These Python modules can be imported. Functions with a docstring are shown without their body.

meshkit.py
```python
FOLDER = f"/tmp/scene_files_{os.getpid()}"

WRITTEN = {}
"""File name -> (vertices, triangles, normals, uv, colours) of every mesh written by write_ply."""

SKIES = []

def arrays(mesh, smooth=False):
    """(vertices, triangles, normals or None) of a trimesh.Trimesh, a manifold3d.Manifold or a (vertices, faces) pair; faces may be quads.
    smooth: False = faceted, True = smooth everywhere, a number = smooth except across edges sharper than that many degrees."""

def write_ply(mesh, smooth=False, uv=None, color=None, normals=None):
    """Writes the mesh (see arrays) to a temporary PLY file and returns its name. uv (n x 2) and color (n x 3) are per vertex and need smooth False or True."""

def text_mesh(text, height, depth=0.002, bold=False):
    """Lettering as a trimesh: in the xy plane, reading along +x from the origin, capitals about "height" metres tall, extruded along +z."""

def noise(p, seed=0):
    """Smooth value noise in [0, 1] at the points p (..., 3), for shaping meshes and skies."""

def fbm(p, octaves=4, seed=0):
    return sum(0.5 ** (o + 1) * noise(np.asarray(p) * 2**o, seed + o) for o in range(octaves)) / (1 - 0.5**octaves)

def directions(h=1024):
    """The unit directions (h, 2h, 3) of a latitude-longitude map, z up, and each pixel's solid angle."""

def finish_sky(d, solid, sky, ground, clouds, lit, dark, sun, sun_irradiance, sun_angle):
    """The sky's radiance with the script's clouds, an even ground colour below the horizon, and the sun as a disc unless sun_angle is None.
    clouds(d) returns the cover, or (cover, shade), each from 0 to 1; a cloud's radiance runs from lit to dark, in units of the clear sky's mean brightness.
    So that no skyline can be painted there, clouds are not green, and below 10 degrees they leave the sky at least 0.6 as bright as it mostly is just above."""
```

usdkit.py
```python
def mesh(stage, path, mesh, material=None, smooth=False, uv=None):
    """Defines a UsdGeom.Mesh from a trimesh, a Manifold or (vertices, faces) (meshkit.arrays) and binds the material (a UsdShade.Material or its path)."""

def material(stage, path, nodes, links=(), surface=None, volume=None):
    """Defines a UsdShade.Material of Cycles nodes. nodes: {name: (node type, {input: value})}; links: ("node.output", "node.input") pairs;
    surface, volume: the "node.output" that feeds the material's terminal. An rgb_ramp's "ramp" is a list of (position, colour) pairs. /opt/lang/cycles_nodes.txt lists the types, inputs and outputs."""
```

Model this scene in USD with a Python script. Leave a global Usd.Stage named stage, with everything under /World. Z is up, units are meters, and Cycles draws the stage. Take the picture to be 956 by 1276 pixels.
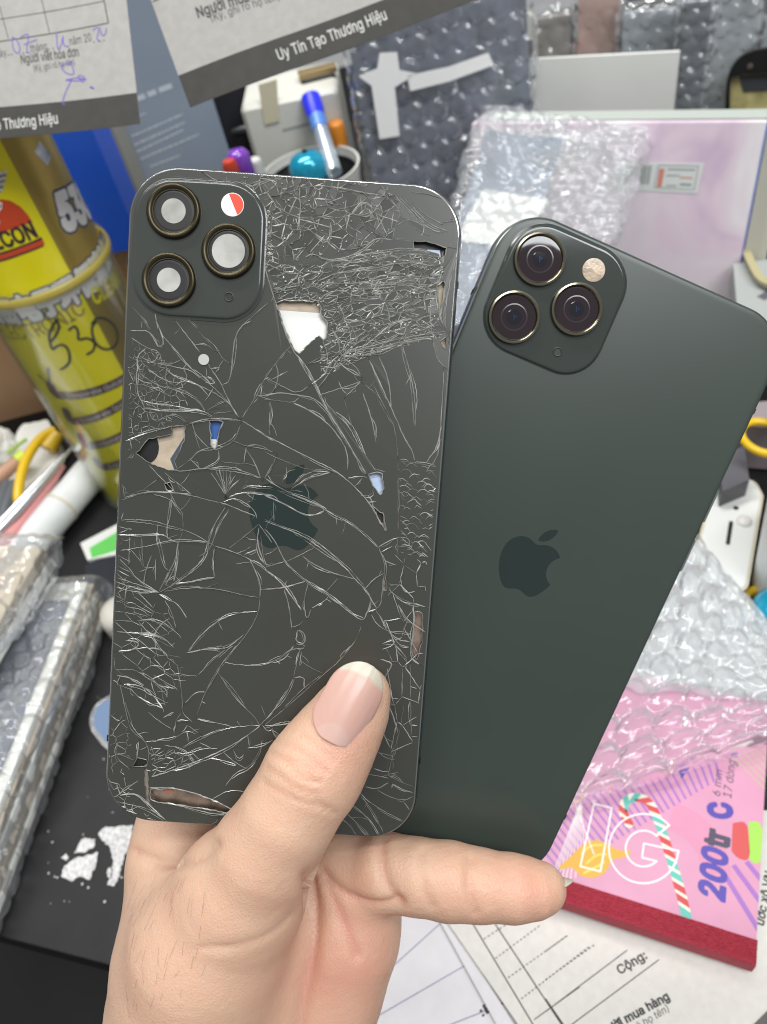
import math, random, glob, numpy as np, trimesh, usdkit, meshkit
from meshkit import noise, fbm
from pxr import Usd, UsdGeom, UsdLux, UsdShade, Gf, Sdf, Vt
from shapely import affinity, union_all, box as sbox
from shapely.geometry import Polygon, MultiPolygon, LineString, MultiLineString, Point
from shapely.ops import polygonize, unary_union
from scipy.spatial import Voronoi, cKDTree
from scipy.spatial.transform import Rotation as Rot

stage = Usd.Stage.CreateInMemory()
UsdGeom.SetStageUpAxis(stage, 'Z'); UsdGeom.SetStageMetersPerUnit(stage, 1.0)
UsdGeom.Xform.Define(stage, '/World'); UsdGeom.Scope.Define(stage, '/World/Looks')
rng = np.random.default_rng(7); random.seed(7)
V = np.array

# ---------------------------------------------------------------- camera (all lengths below in millimetres, written out in metres)
H = 370.0                                   # lens height over the desk top
UP = -V([222, -852, -956.]) / np.linalg.norm([222, -852, -956.])   # world up seen from the tilted camera
_f = V([0, 0, -1.]); WY = _f - (_f @ UP) * UP; WY /= np.linalg.norm(WY); WX = np.cross(WY, UP)
RC = np.stack([WX, WY, UP])                 # camera axes -> world
EYE = V([0, 0, H])
cam = UsdGeom.Camera.Define(stage, '/World/camera')
m4 = np.eye(4); m4[:3, :3] = RC.T; m4[3, :3] = EYE * .001
cam.AddTransformOp().Set(Gf.Matrix4d(*m4.ravel().tolist()))
cam.CreateHorizontalApertureAttr(26.0); cam.CreateVerticalApertureAttr(26.0 * 1276 / 956)
cam.CreateFocalLengthAttr(26.0); cam.CreateFStopAttr(17.0); cam.CreateFocusDistanceAttr(0.186)
cam.CreateClippingRangeAttr((0.01, 50.0)); cam.CreateExposureAttr(-0.12)

def look_at_matrix(eye, to):
    z = V(eye, float) - V(to, float); z /= np.linalg.norm(z)
    x = np.cross([0, 1, 0.02], z); x /= np.linalg.norm(x); y = np.cross(z, x)
    m = np.eye(4); m[0, :3], m[1, :3], m[2, :3], m[3, :3] = x, y, z, eye
    return Gf.Matrix4d(*m.ravel().tolist())
def rect_light(name, eye, to, w, h, power, color):
    l = UsdLux.RectLight.Define(stage, '/World/' + name); l.AddTransformOp().Set(look_at_matrix(eye, to))
    l.CreateWidthAttr(w); l.CreateHeightAttr(h); l.CreateIntensityAttr(power); l.CreateColorAttr(Gf.Vec3f(*color)); l.CreateNormalizeAttr(False)
    return l
rect_light('ceiling_lamp', (-0.30, 0.85, 1.75), (0.0, 0.6, 0), 1.3, 0.16, 36.0, (1.0, .985, .96))
rect_light('ceiling_lamp_001', (0.15, -0.1, 2.0), (0.0, 0.45, 0), 1.3, 0.16, 30.0, (1.0, .985, .96))
rect_light('ceiling_lamp_002', (1.0, -1.12, 2.2), (0.0, 0.3, 0.2), 1.2, 0.8, 15.0, (.96, .98, 1.0))  # added panel behind the viewer, lightens the phone tops and front faces
dome = UsdLux.DomeLight.Define(stage, '/World/ambient'); dome.CreateIntensityAttr(1.0)
_m = usdkit.material(stage, '/World/Looks/ambient', {'b': ('background_shader', {'color': (.98, .99, 1.), 'strength': .40})}, surface='b.background')
UsdShade.MaterialBindingAPI.Apply(dome.GetPrim()).Bind(_m)

# ---------------------------------------------------------------- helpers
def ray(x, y): return RC @ V([(x - 478) / 956, -(y - 638) / 956, -1.])
def at(x, y, d): return EYE + ray(x, y) * d
def onz(x, y, z=0.): r = ray(x, y); return EYE + r * ((z - H) / r[2])
def cw(p): return EYE + np.asarray(p) @ RC.T          # camera mm -> world mm
def unit(v): v = np.asarray(v, float); return v / np.linalg.norm(v)
class Plane:
    """A flat face in the scene: origin, two unit axes and the normal; uv() finds the points of the face seen along image rays."""
    def __init__(s, O, ex, ey): s.O = V(O, float); s.ex = unit(ex); ey = V(ey, float); s.ey = unit(ey - (ey @ s.ex) * s.ex); s.n = np.cross(s.ex, s.ey)
    def uv(s, pts):
        out = []
        for p in pts:
            r = ray(*p); t = ((s.O - EYE) @ s.n) / (r @ s.n); q = EYE + r * t - s.O; out.append((q @ s.ex, q @ s.ey))
        return np.array(out)
    def w(s, q): q = np.asarray(q, float); return s.O + q[:, :1] * s.ex + q[:, 1:2] * s.ey + q[:, 2:3] * s.n
    def put(s, m): m = m.copy(); m.vertices = s.w(m.vertices); return m
    def up(s, d): return Plane(s.O + s.n * d, s.ex, s.ey)
def level(z): return Plane((0, 0, z), (1, 0, 0), (0, 1, 0))

_count, BASE = {}, {}
def name_for(parent, n):
    k = (str(parent), n); i = _count.get(k, 0); _count[k] = i + 1
    return f'{parent}/{n}' if i == 0 else f'{parent}/{n}_{i:03d}'
def meta(p, label=None, cat=None, group=None, kind=None):
    for k, v in (('label', label), ('category', cat), ('group', group), ('kind', kind)):
        if v: p.SetCustomDataByKey(k, v)
    return p
def thing(n, label, cat, base=(0, 0, 0), group=None):
    path = name_for('/World', n); x = UsdGeom.Xform.Define(stage, path); x.AddTranslateOp().Set(Gf.Vec3d(*(V(base, float) * .001).tolist()))
    BASE[path] = V(base, float); meta(x.GetPrim(), label, cat, group); return path
def as_mesh(m):
    if isinstance(m, (list, tuple)) and len(m) and isinstance(m[0], trimesh.Trimesh): m = trimesh.util.concatenate(m)
    return m
def obj(n, m, mat, parent=None, smooth=False, label=None, cat=None, kind=None, group=None, var=None):
    m = as_mesh(m); parent = parent or '/World'; path = name_for(parent, n); root = '/'.join(parent.split('/')[:3]) if parent != '/World' else None
    v = np.array(m.vertices) - BASE.get(root, V([0, 0, 0.]))
    g = usdkit.mesh(stage, path, trimesh.Trimesh(v * .001, m.faces, process=False), mat, smooth=smooth)
    if var is not None: UsdGeom.PrimvarsAPI(g).CreatePrimvar('flush', Sdf.ValueTypeNames.FloatArray, 'vertex').Set(Vt.FloatArray.FromNumpy(var.astype(np.float32)))
    meta(g.GetPrim(), label, cat, group, kind); return path
def polys(p): return [g for g in getattr(p, 'geoms', [p]) if g.geom_type == 'Polygon' and g.area > 1e-6]
def extr(p, z0, z1):
    ms = []
    for g in polys(p):
        m = trimesh.creation.extrude_polygon(g, z1 - z0, engine='earcut'); m.apply_translation([0, 0, z0]); ms.append(m)
    return trimesh.util.concatenate(ms)
def flat(p, z):
    """One-sided sheet of print on a face."""
    vs, fs, n = [], [], 0
    for g in polys(p):
        v, f = trimesh.creation.triangulate_polygon(g, engine='earcut'); vs.append(np.c_[v, np.full(len(v), z)]); fs.append(f + n); n += len(v)
    return trimesh.Trimesh(np.vstack(vs), np.vstack(fs), process=False)
def rrect(w, h, r, n=10, cx=0, cy=0):
    p = []
    for qx, qy, a in ((1, 1, 0), (-1, 1, 90), (-1, -1, 180), (1, -1, 270)):
        for i in range(n + 1):
            t = math.radians(a + 90 * i / n); p.append((cx + qx * (w / 2 - r) + r * math.cos(t), cy + qy * (h / 2 - r) + r * math.sin(t)))
    return np.array(p)
def loft(rings, cap0=True, cap1=True):
    n = len(rings[0]); v = np.vstack(rings); f = []
    for k in range(len(rings) - 1):
        for i in range(n):
            a, b = k * n + i, k * n + (i + 1) % n; f += [(a, b, b + n), (a, b + n, a + n)]
    if cap0: v = np.vstack([v, rings[0].mean(0)]); f += [(len(v) - 1, (i + 1) % n, i) for i in range(n)]
    if cap1: v = np.vstack([v, rings[-1].mean(0)]); o = (len(rings) - 1) * n; f += [(len(v) - 1, o + i, o + (i + 1) % n) for i in range(n)]
    return trimesh.Trimesh(v, f, process=False)
def slab(w, h, r, prof, cx=0, cy=0, n=10, cap0=True, cap1=True):
    """prof: (inset, z) from the lowest ring up."""
    return loft([np.c_[rrect(w - 2 * i, h - 2 * i, max(r - i, .2), n, cx, cy), np.full(4 * (n + 1), z)] for i, z in prof], cap0, cap1)
def lathe(prof, n=40, c=(0, 0), caps=True):
    t = np.linspace(0, 2 * np.pi, n, endpoint=False)
    return loft([np.c_[c[0] + r * np.cos(t), c[1] + r * np.sin(t), np.full(n, z)] for r, z in prof], caps and prof[0][0] > .01, caps and prof[-1][0] > .01)
def tube(pts, r, n=10, closed=False):
    p = np.asarray(pts, float); rr = np.broadcast_to(r, (len(p),)); t = np.gradient(p, axis=0); t /= np.linalg.norm(t, axis=1, keepdims=True) + 1e-9
    a = np.cross(t[0], [0, 0, 1.]) if abs(t[0, 2]) < .9 else np.cross(t[0], [1., 0, 0]); rings = []; ang = np.linspace(0, 2 * np.pi, n, endpoint=False)
    for k in range(len(p)):
        a = unit(a - (a @ t[k]) * t[k]); b = np.cross(t[k], a); rings.append(p[k] + rr[k] * (np.cos(ang)[:, None] * a + np.sin(ang)[:, None] * b))
    return loft(rings)
def smoothline(p, k=2):
    p = np.asarray(p, float)
    for _ in range(k):
        if len(p) < 3: break
        q = np.empty((2 * len(p), p.shape[1])); q[0] = p[0]; q[-1] = p[-1]; q[1:-1:2] = .75 * p[:-1] + .25 * p[1:]; q[2::2] = .25 * p[:-1] + .75 * p[1:]; p = q
    return p
def rbox(w, h, t, r=1.0):
    """Box with chamfered edges, base on z 0, centred in x and y."""
    return slab(w, h, r + .2, [(r * .5, 0), (0, r * .5), (0, t - r * .5), (r * .2, t - r * .15), (r * .5, t)], n=3)

FONT = {'': 'Inter.woff2', 'cjk': 'Noto Sans CJK Regular.woff2', 'mono': 'DejaVuSansMono.woff2'}
_glyph = {}
def text_poly(s, bold=0, font=''):
    """Lettering as a polygon: baseline on y 0 from x 0, capitals 1 tall."""
    if (s, bold, font) in _glyph: return _glyph[s, bold, font]
    from PIL import Image, ImageDraw, ImageFont
    f = ImageFont.truetype(glob.glob('/opt/blender-*/*/datafiles/fonts/' + FONT[font])[0], 64)
    x0, y0, x1, y1 = f.getbbox(s, anchor='ls', stroke_width=bold)
    im = Image.new('L', (int(x1 - x0 + 8), int(y1 - y0 + 8))); ImageDraw.Draw(im).text((4 - x0, 4 - y0), s, 255, f, anchor='ls', stroke_width=bold)
    on = np.pad(np.asarray(im) > 127, ((0, 0), (1, 1))).astype(np.int8); d = np.diff(on, axis=1)
    rows, a = np.nonzero(d == 1); b = np.nonzero(d == -1)[1]
    sh = union_all(sbox(a, -rows - 1, b, -rows)).buffer(.6).buffer(-.6).simplify(.6); k = 1 / 46.7
    _glyph[s, bold, font] = g = affinity.affine_transform(sh, [k, 0, 0, k, -4 * k, (4 - y0) * k]); return g
def text_on(pl, s, p0, p1, tall=None, bold=0, font='', slant=0):
    """Lettering laid on a face so that its baseline runs between two points of the face; tall: cap height in mm."""
    a, b = pl.uv([p0, p1]); g = text_poly(s, bold, font); L = np.linalg.norm(b - a); kx = L / max(g.bounds[2], 1e-6); ky = tall or kx; e = (b - a) / L
    return affinity.affine_transform(g, [e[0] * kx, -e[1] * ky + e[0] * slant * ky, e[1] * kx, e[0] * ky + e[1] * slant * ky, a[0], a[1]])
def stroke(pts, w, cap='flat'): return LineString(np.asarray(pts)).buffer(w / 2, cap_style=cap)

# ---------------------------------------------------------------- materials
_mats = {}
def mat(n, color, rough=.5, metal=0, spec=.5, coat=0, vary=.0, scale=200., bump=0., bscale=900., sss=0., **kw):
    """Plain surface with a little uneven tone and fine relief."""
    if n in _mats: return _mats[n]
    c = V(color, float); nodes = {'p': ('principled_bsdf', dict(base_color=tuple(c), roughness=rough, metallic=metal, specular_ior_level=spec, coat_weight=coat, coat_roughness=.08, **kw))}; links = []
    if vary or bump: nodes['g'] = ('texture_coordinate', {})
    if vary:
        nodes['t'] = ('noise_texture', {'scale': scale, 'detail': 4.0}); nodes['r'] = ('rgb_ramp', {'ramp': [(.3, tuple(c * (1 - vary))), (.7, tuple(np.minimum(c * (1 + vary), .95)))]})
        links += [('g.object', 't.vector'), ('t.fac', 'r.fac'), ('r.color', 'p.base_color')]
    if bump:
        nodes['n'] = ('noise_texture', {'scale': bscale, 'detail': 3.0}); nodes['b'] = ('bump', {'strength': min(bump, 1), 'distance': .0004}); links += [('g.object', 'n.vector'), ('n.fac', 'b.height'), ('b.normal', 'p.normal')]
    if sss: nodes['p'][1].update(subsurface_weight=sss, subsurface_radius=(1., .35, .2), subsurface_scale=.002)
    _mats[n] = usdkit.material(stage, '/World/Looks/' + n, nodes, links, surface='p.BSDF'); return _mats[n]
def film(n, tint=(.9, .92, .94), low=.10, high=.8, rough=.06, milk=.06):
    """Clear plastic: see-through face on, mirror-like at a grazing angle, a little milky."""
    if n in _mats: return _mats[n]
    _mats[n] = usdkit.material(stage, '/World/Looks/' + n, {'t': ('transparent_bsdf', {'color': (.97, .98, .98)}), 'g': ('glossy_bsdf', {'color': (.95, .96, .97), 'roughness': rough}), 'd': ('diffuse_bsdf', {'color': tint}),
        'l': ('layer_weight', {'blend': .3}), 'm': ('map_range', {'from_min': .0, 'from_max': 1., 'to_min': low, 'to_max': high, 'clamp': True}), 'x': ('mix_closure', {}), 'y': ('mix_closure', {'fac': milk})},
        [('l.fresnel', 'm.value'), ('m.result', 'x.fac'), ('t.BSDF', 'x.closure1'), ('g.BSDF', 'x.closure2'), ('x.closure', 'y.closure1'), ('d.BSDF', 'y.closure2')], surface='y.closure'); return _mats[n]

CRACKS = """
-226,713 -216,725 -206,740 -177,744 -147,740 -137,737
-212,764 -186,750 -169,747 -135,741
-147,732 -168,725 -178,706 -173,677 -156,658
-137,737 -101,741 -73,758 -37,764
-137,737 -117,728 -100,711 -60,685 -68,673 -97,666 -123,673
-117,728 -78,700 -60,685
-97,666 -83,639 -67,578 -37,498 -19,461
-60,685 -31,659
-83,639 -54,645 -29,630
-77,615 -27,593
-67,578 -25,561
-362,456 -340,435 -317,409
-308,445 -300,410
-243,460 -233,438 -206,416
-49,488 -85,453 -109,428
-53,724 -24,733 10,745 44,755 109,750 154,743 203,742
-51,681 -19,659 6,651 39,682 68,689 97,706 141,718 178,750
6,651 12,704 6,728
68,689 98,686 132,698 141,718 160,724 176,711
-52,705 4,680 39,682
12,704 44,755
75,738 96,715 111,711
1,646 -18,630 -48,638
6,651 20,666 51,644 82,627 85,657 81,676
178,750 203,742 224,724 240,711 228,676 225,647
184,663 197,688 211,709 224,724
132,698 167,691 185,717 203,742
225,647 185,649 167,628 138,607 104,595 74,593 44,605 29,594
225,647 250,649 270,645
-41,511 8,534 57,553 79,593
74,593 104,590 153,608 231,628 271,631 311,624
81,574 144,593 232,618 302,618
87,559 165,575 253,600 324,596
73,539 158,545 256,571 331,567
109,522 198,543 267,553 332,552
61,494 84,520 124,528 140,514 173,536 237,551 297,545 328,533
175,517 209,519 231,501 252,478 283,470 332,489
72,470 111,488 128,469 144,446 157,412 119,379
89,442 119,454 127,474
105,428 122,405 147,411
133,385 207,411 266,430 325,444 365,452
156,422 184,449 223,471 261,493 320,507
203,395 247,413 336,440
135,368 177,404 234,457 283,475
223,743 255,717 287,685 328,669
243,740 275,713 306,686 347,675
263,732 295,705 336,689
228,676 256,697 287,685
336,693 365,700
262,755 301,753 342,742
213,738 246,701 273,674 308,662
233,741 265,715 297,686 337,672
270,645 300,645 330,640 375,638
341,631 339,592 332,557 333,533 348,480 365,447 373,417
372,618 365,579 358,539 352,485 365,447
320,507 330,444
-365,402 -342,402 -327,405 -309,394 -293,363 -285,383 -292,399 -304,428
-334,426 -318,406
-360,386 -325,365 -293,359 -287,330
-325,365 -346,345 -342,320 -346,298 -343,277
-292,399 -252,360 -225,332 -200,309 -163,286 -117,243 -103,222
-260,431 -215,380 -201,364
-183,342 -164,316 -146,294 -136,271 -108,226
-226,433 -185,390 -158,367 -145,351 -131,343
-215,380 -193,383 -167,370
-86,443 -107,433 -122,403 -124,369 -125,335 -129,301 -146,294
-145,351 -160,324 -164,316
-198,309 -172,307 -163,292 -185,297
-339,345 -306,331 -293,357
-306,331 -268,329 -243,344
-287,330 -251,326 -216,320 -198,305
-276,329 -277,295 -272,282
-319,317 -288,298 -253,288 -223,299 -238,327
-276,320 -258,305 -223,294 -197,288 -174,264
-340,307 -296,281 -257,275 -222,269 -195,254 -181,229
-261,275 -264,258
-334,282 -286,269 -264,258
-236,285 -228,294
-197,288 -162,273 -135,258 -117,243
-181,229 -160,244 -135,256
-333,244 -294,238 -251,237 -211,231 -181,229 -163,218
-328,227 -271,223 -228,226 -194,233
-292,198 -271,214 -241,217 -223,201
-164,226 -117,234
-310,229 -309,207 -292,198
-344,299 -340,256 -323,232 -323,215
-363,148 -321,168 -287,179 -257,190
-365,100 -344,121
-257,190 -227,194 -193,205 -159,212 -107,215 -94,214
-210,202 -205,181 -191,164 -168,145
-205,181 -190,143
-94,214 -59,195 -20,172
-95,221 -77,252 -63,276 -52,307 -30,342
-70,276 -50,275 -27,283
-63,276 -42,269 -26,268
-45,320 -29,313
-33,240 -28,185
-98,205 -109,166 -134,151 -155,141 -190,139 -210,116 -239,92
-113,166 -78,155 -43,154 -19,147
-210,116 -187,96
-146,142 -141,116 -162,102 -187,94
-141,116 -110,114 -76,117 -54,110
-261,88 -226,86 -187,96 -153,98 -110,101 -75,95 -44,85
-80,147 -59,118 -44,85
-82,155 -85,116
-17,121 -35,85
-307,96 -282,72 -263,56 -241,35
-269,81 -237,57 -202,34
-319,34 -298,53 -286,63
-263,56 -254,39
-362,15 -315,32 -254,35 -206,34
-124,40 -142,64 -161,89
-124,40 -138,73 -150,94
-124,40 -134,74 -142,99
-124,40 -130,78 -134,104
-124,40 -123,74 -123,100
-124,40 -119,75 -113,96
-124,40 -112,71 -102,87
-124,40 -105,63 -89,81
-85,55 -69,65 -38,65 -14,65
-115,36 -81,47 -50,49 -13,46
-367,48 -360,15
-48,319 -24,351 -6,379 13,396
-24,351 -15,324 -23,293
-48,317 -6,300 30,285 54,304
-45,274 -15,286 30,282 64,280 93,262 126,219 165,166 188,132 202,112
-45,267 -14,266 21,264 36,278
21,264 58,251 100,227 133,194 155,160 158,119
-34,265 -27,223 -32,187
-18,448 11,386 41,353 75,300 95,267 126,219
75,300 98,332 121,374 149,400 187,433
62,309 88,331 101,362 120,379
46,353 85,376 115,388 121,374
80,413 92,386 96,362
101,437 118,408 122,384
81,286 125,304 160,317 174,325
174,325 156,301 142,288
121,364 153,341 174,335
131,374 162,357 174,337
123,379 169,397 219,405 268,424 327,438
131,377 200,387 259,418 328,435
94,284 97,267 129,244 161,221 191,162 225,119
140,280 146,260 161,221
183,318 212,300 240,262 263,218 273,158
181,298 205,244 220,185
191,374 220,321 255,258 285,200 307,171 312,151
211,385 240,332 249,268
264,414 289,346 304,287 308,232
296,190 285,200
333,428 347,385 368,369
364,361 366,301 366,236 368,175 355,144
340,148 362,185 369,236
-40,184 2,167 44,149 81,134 123,117 160,94 193,66 220,37 249,-8
-38,146 -6,133 41,118 82,111 118,111
-11,135 -24,96 -34,85
33,74 67,108 113,111
29,64 68,92 118,109
7,78 16,104 36,110
-34,85 -2,67 29,54
-32,44 16,27 58,7 94,7 114,21 92,33 29,54
114,19 156,1 198,-20
-28,-12 24,-29
-10,30 -8,-16
160,99 195,107 205,102
176,80 195,102
193,60 218,62 222,83
209,46 230,48
176,151 189,116 202,112
274,148 309,146 340,143 366,140
274,148 286,-13
-368,9 -336,22 -310,31 -258,35 -206,32 -166,24 -136,20
-293,28 -253,20 -235,1 -226,-7 -203,28
-254,35 -240,10 -226,-7 -221,-15 -219,-50
-242,62 -220,46 -204,32
-136,20 -114,15 -83,4 -52,-5
-127,22 -106,33 -79,26 -52,6 -47,-11
-115,34 -89,47 -59,47 -13,44
-85,56 -73,63 -47,59 -14,61
-57,45 -62,27
-122,10 -146,-31 -157,-72 -159,-107 -176,-135 -205,-159 -235,-184 -269,-204
-113,6 -137,-39 -148,-75 -156,-94
-368,-39 -338,-35 -294,-34 -259,-42 -219,-50 -188,-61 -161,-74 -143,-84
-143,-84 -117,-89 -72,-103 -32,-124 -1,-146
-371,-74 -336,-72 -293,-66 -262,-66 -253,-74 -231,-82
-365,-111 -326,-102 -279,-89 -231,-79 -161,-76
-253,18 -257,-26 -258,-57 -255,-75
-219,-54 -229,-81 -233,-121 -249,-158 -257,-185
-281,-41 -277,-85 -268,-124 -258,-145 -249,-149
-231,-82 -227,-121 -235,-175
-345,-77 -344,-143
-316,-75 -311,-140 -304,-149 -285,-145
-290,-117 -302,-149 -307,-189
-281,-125 -279,-178
-366,-131 -341,-152 -327,-173 -287,-196 -269,-204
-269,-204 -305,-193 -345,-183 -371,-176
-269,-204 -317,-201 -371,-187
-269,-204 -326,-208 -370,-200
-269,-202 -257,-176 -249,-154
-235,-181 -183,-171 -139,-159
-143,-88 -146,-119 -139,-159
-256,-201 -217,-191 -164,-185 -111,-188 -67,-196 -29,-199
-269,-208 -250,-220 -224,-227 -200,-261
-29,-199 -29,-168 -44,-134 -59,-109
-28,-179 0,-175
-29,-199 -30,-235 -45,-272 -69,-310 -94,-343
-34,-233 -73,-238 -112,-253 -146,-280 -175,-313 -192,-342
-191,-346 -148,-332 -104,-328 -87,-316 -62,-291
-120,-353 -87,-320
-255,-221 -236,-251 -225,-286
-319,-275 -274,-274 -239,-287 -216,-303 -211,-312
-240,-264 -265,-284 -277,-316
-346,-245 -311,-247 -288,-263
-328,-257 -293,-264
-314,-279 -286,-308 -258,-347
-366,-307 -322,-306 -282,-306 -250,-315 -227,-335
-343,-326 -307,-328 -320,-347 -359,-354
-307,-341 -258,-340 -240,-359
-108,-86 -75,-57 -42,-24
-72,-99 -43,-85
-42,-24 -18,-53 -9,-65
-41,-32 -44,-68 -23,-119
-36,-50 -27,-97 -23,-124 -3,-118
-66,-61 -44,-63
-32,45 -4,36 29,23 57,6 84,4 106,17
-5,59 27,52 69,39 120,18 157,5 200,-20 229,-45 243,-58
-11,33 -6,-12
-28,-16 9,-27 41,-36 74,-50 98,-64 146,-97 179,-122 194,-140 219,-161 249,-205
-27,-34 -8,-53 7,-75 23,-106 52,-132 81,-153 123,-175 152,-194 186,-219 210,-234 221,-233
-22,-126 23,-109
28,-108 63,-89 94,-69
65,-92 92,-110 139,-128 192,-138
-21,-130 7,-149 27,-168 51,-197 71,-221
27,-168 33,-152
-19,-179 27,-171 76,-152
27,-175 41,-212 51,-267
83,-157 75,-200 85,-250 94,-217
96,-215 125,-196 133,-184
128,-173 153,-138
219,-159 240,-132 261,-119
243,-58 265,-42 287,-32
251,-69 275,-53
243,-58 260,-93 261,-119 260,-158 258,-196 249,-205
259,-89 287,-98
221,-233 227,-216 235,-190
227,-216 249,-205
237,-220 252,-243 281,-259 308,-255 336,-260
247,-208 265,-232 276,-255
216,-250 205,-288 179,-323 158,-351
-8,-359 24,-347 54,-318 77,-314
65,-271 81,-274 86,-302 62,-301 65,-271
58,-309 50,-323
78,-321 75,-357
273,-157 298,-174 335,-187 363,-192
272,-143 300,-146
299,-192 324,-228 353,-244 368,-253
335,-190 341,-236 338,-288 336,-316 360,-331
281,-259 305,-276 333,-279
291,-268 311,-290 332,-291
269,-288 296,-277 295,-291 270,-302
279,-297 295,-329
302,-290 331,-321
299,-127 311,-164 337,-157
287,-32 290,-73
287,-32 310,-30 320,-48 289,-54
-196,-346 -157,-334 -104,-328
-104,-330 -137,-364 -169,-401
-78,-319 -102,-353 -123,-384 -147,-438 -164,-498
-104,-362 -66,-367 -22,-362 11,-351
-123,-384 -90,-424 -52,-467 -24,-492 -11,-510
-11,-510 18,-478
-11,-510 -49,-515 -84,-522 -119,-536 -154,-557 -193,-581
-163,-505 -121,-511 -76,-519
-11,-512 -47,-545 -99,-581 -160,-613 -222,-641 -266,-659
-194,-469 -169,-439 -147,-438
-217,-375 -199,-469 -202,-492 -174,-515
-212,-516 -183,-511
-214,-514 -217,-558
-202,-492 -214,-516
-285,-572 -252,-567 -225,-565 -208,-552 -186,-537 -164,-544
-238,-578 -193,-581 -165,-609
-224,-595 -179,-594 -140,-577 -110,-577
-154,-564 -126,-576
-187,-523 -157,-541
-186,-537 -180,-569
-352,-435 -341,-480 -330,-520 -318,-551 -285,-570 -275,-594 -276,-622
-353,-605 -312,-620
-350,-577 -356,-605 -348,-623 -320,-644
-301,-573 -304,-615
-312,-639 -280,-636 -275,-664 -270,-715
-340,-706 -297,-670
-340,-711 -309,-704 -286,-716 -229,-763
-350,-684 -340,-711
-269,-687 -220,-683 -174,-689 -120,-703 -64,-727
-245,-722 -195,-726 -154,-734 -109,-742 -68,-737
-335,-729 -285,-739 -215,-776
-339,-744 -298,-755
-161,-772 -107,-768 -99,-753
-115,-703 -76,-677 -40,-679
-85,-668 -65,-634 -34,-618 -7,-588 -3,-546
-94,-585 -62,-610 -34,-622
-129,-602 -98,-604 -62,-613
-73,-574 -58,-601 -45,-586
-37,-569 -2,-564 22,-544
-39,-535 -33,-567
-5,-509 10,-527 21,-516
-366,-400 -322,-394 -290,-412 -263,-430 -235,-458
-343,-434 -303,-433 -275,-452 -247,-486
-361,-413 -321,-419 -294,-433
-329,-442 -301,-468 -247,-486
-282,-498 -254,-519 -224,-535
-273,-406 -241,-422 -214,-436
-244,-359 -216,-379
-355,-358 -302,-340 -258,-342
-302,-354 -269,-383 -233,-403 -215,-402
-244,-509 -220,-493
-263,-428 -238,-440 -239,-458
-8,-357 24,-345 50,-319 59,-314
41,-334 56,-340
63,-304 86,-305 82,-317 59,-316
202,-289 175,-334 132,-375 80,-431 27,-483 1,-509
79,-346 98,-358 132,-372
63,-387 88,-382 90,-411
63,-389 43,-438 0,-499
73,-318 63,-385
1,-511 47,-505 95,-487
20,-521 41,-554
267,-327 296,-334 292,-348 276,-378
297,-287 332,-322 329,-346
280,-378 295,-396 302,-424 316,-418
294,-434 310,-471 322,-503
338,-279 338,-321 360,-332
339,-331 346,-420 355,-510
353,-482 367,-483
355,-510 369,-509
331,-436 326,-498 316,-547 309,-586 306,-611
288,-482 285,-506 306,-543
295,-520 315,-530
274,-555 308,-562
255,-612 307,-618
306,-611 331,-623 369,-635
311,-615 325,-609 340,-623
253,-644 281,-649 308,-630
281,-649 310,-664 349,-673 371,-659
317,-632 347,-646 370,-650
240,-660 265,-682 304,-703 352,-724
218,-686 248,-708 278,-735 299,-768
192,-722 222,-744 243,-772
245,-669 281,-710 308,-762
201,-706 235,-733 271,-770
349,-676 364,-694
267,-589 255,-615"""
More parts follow.
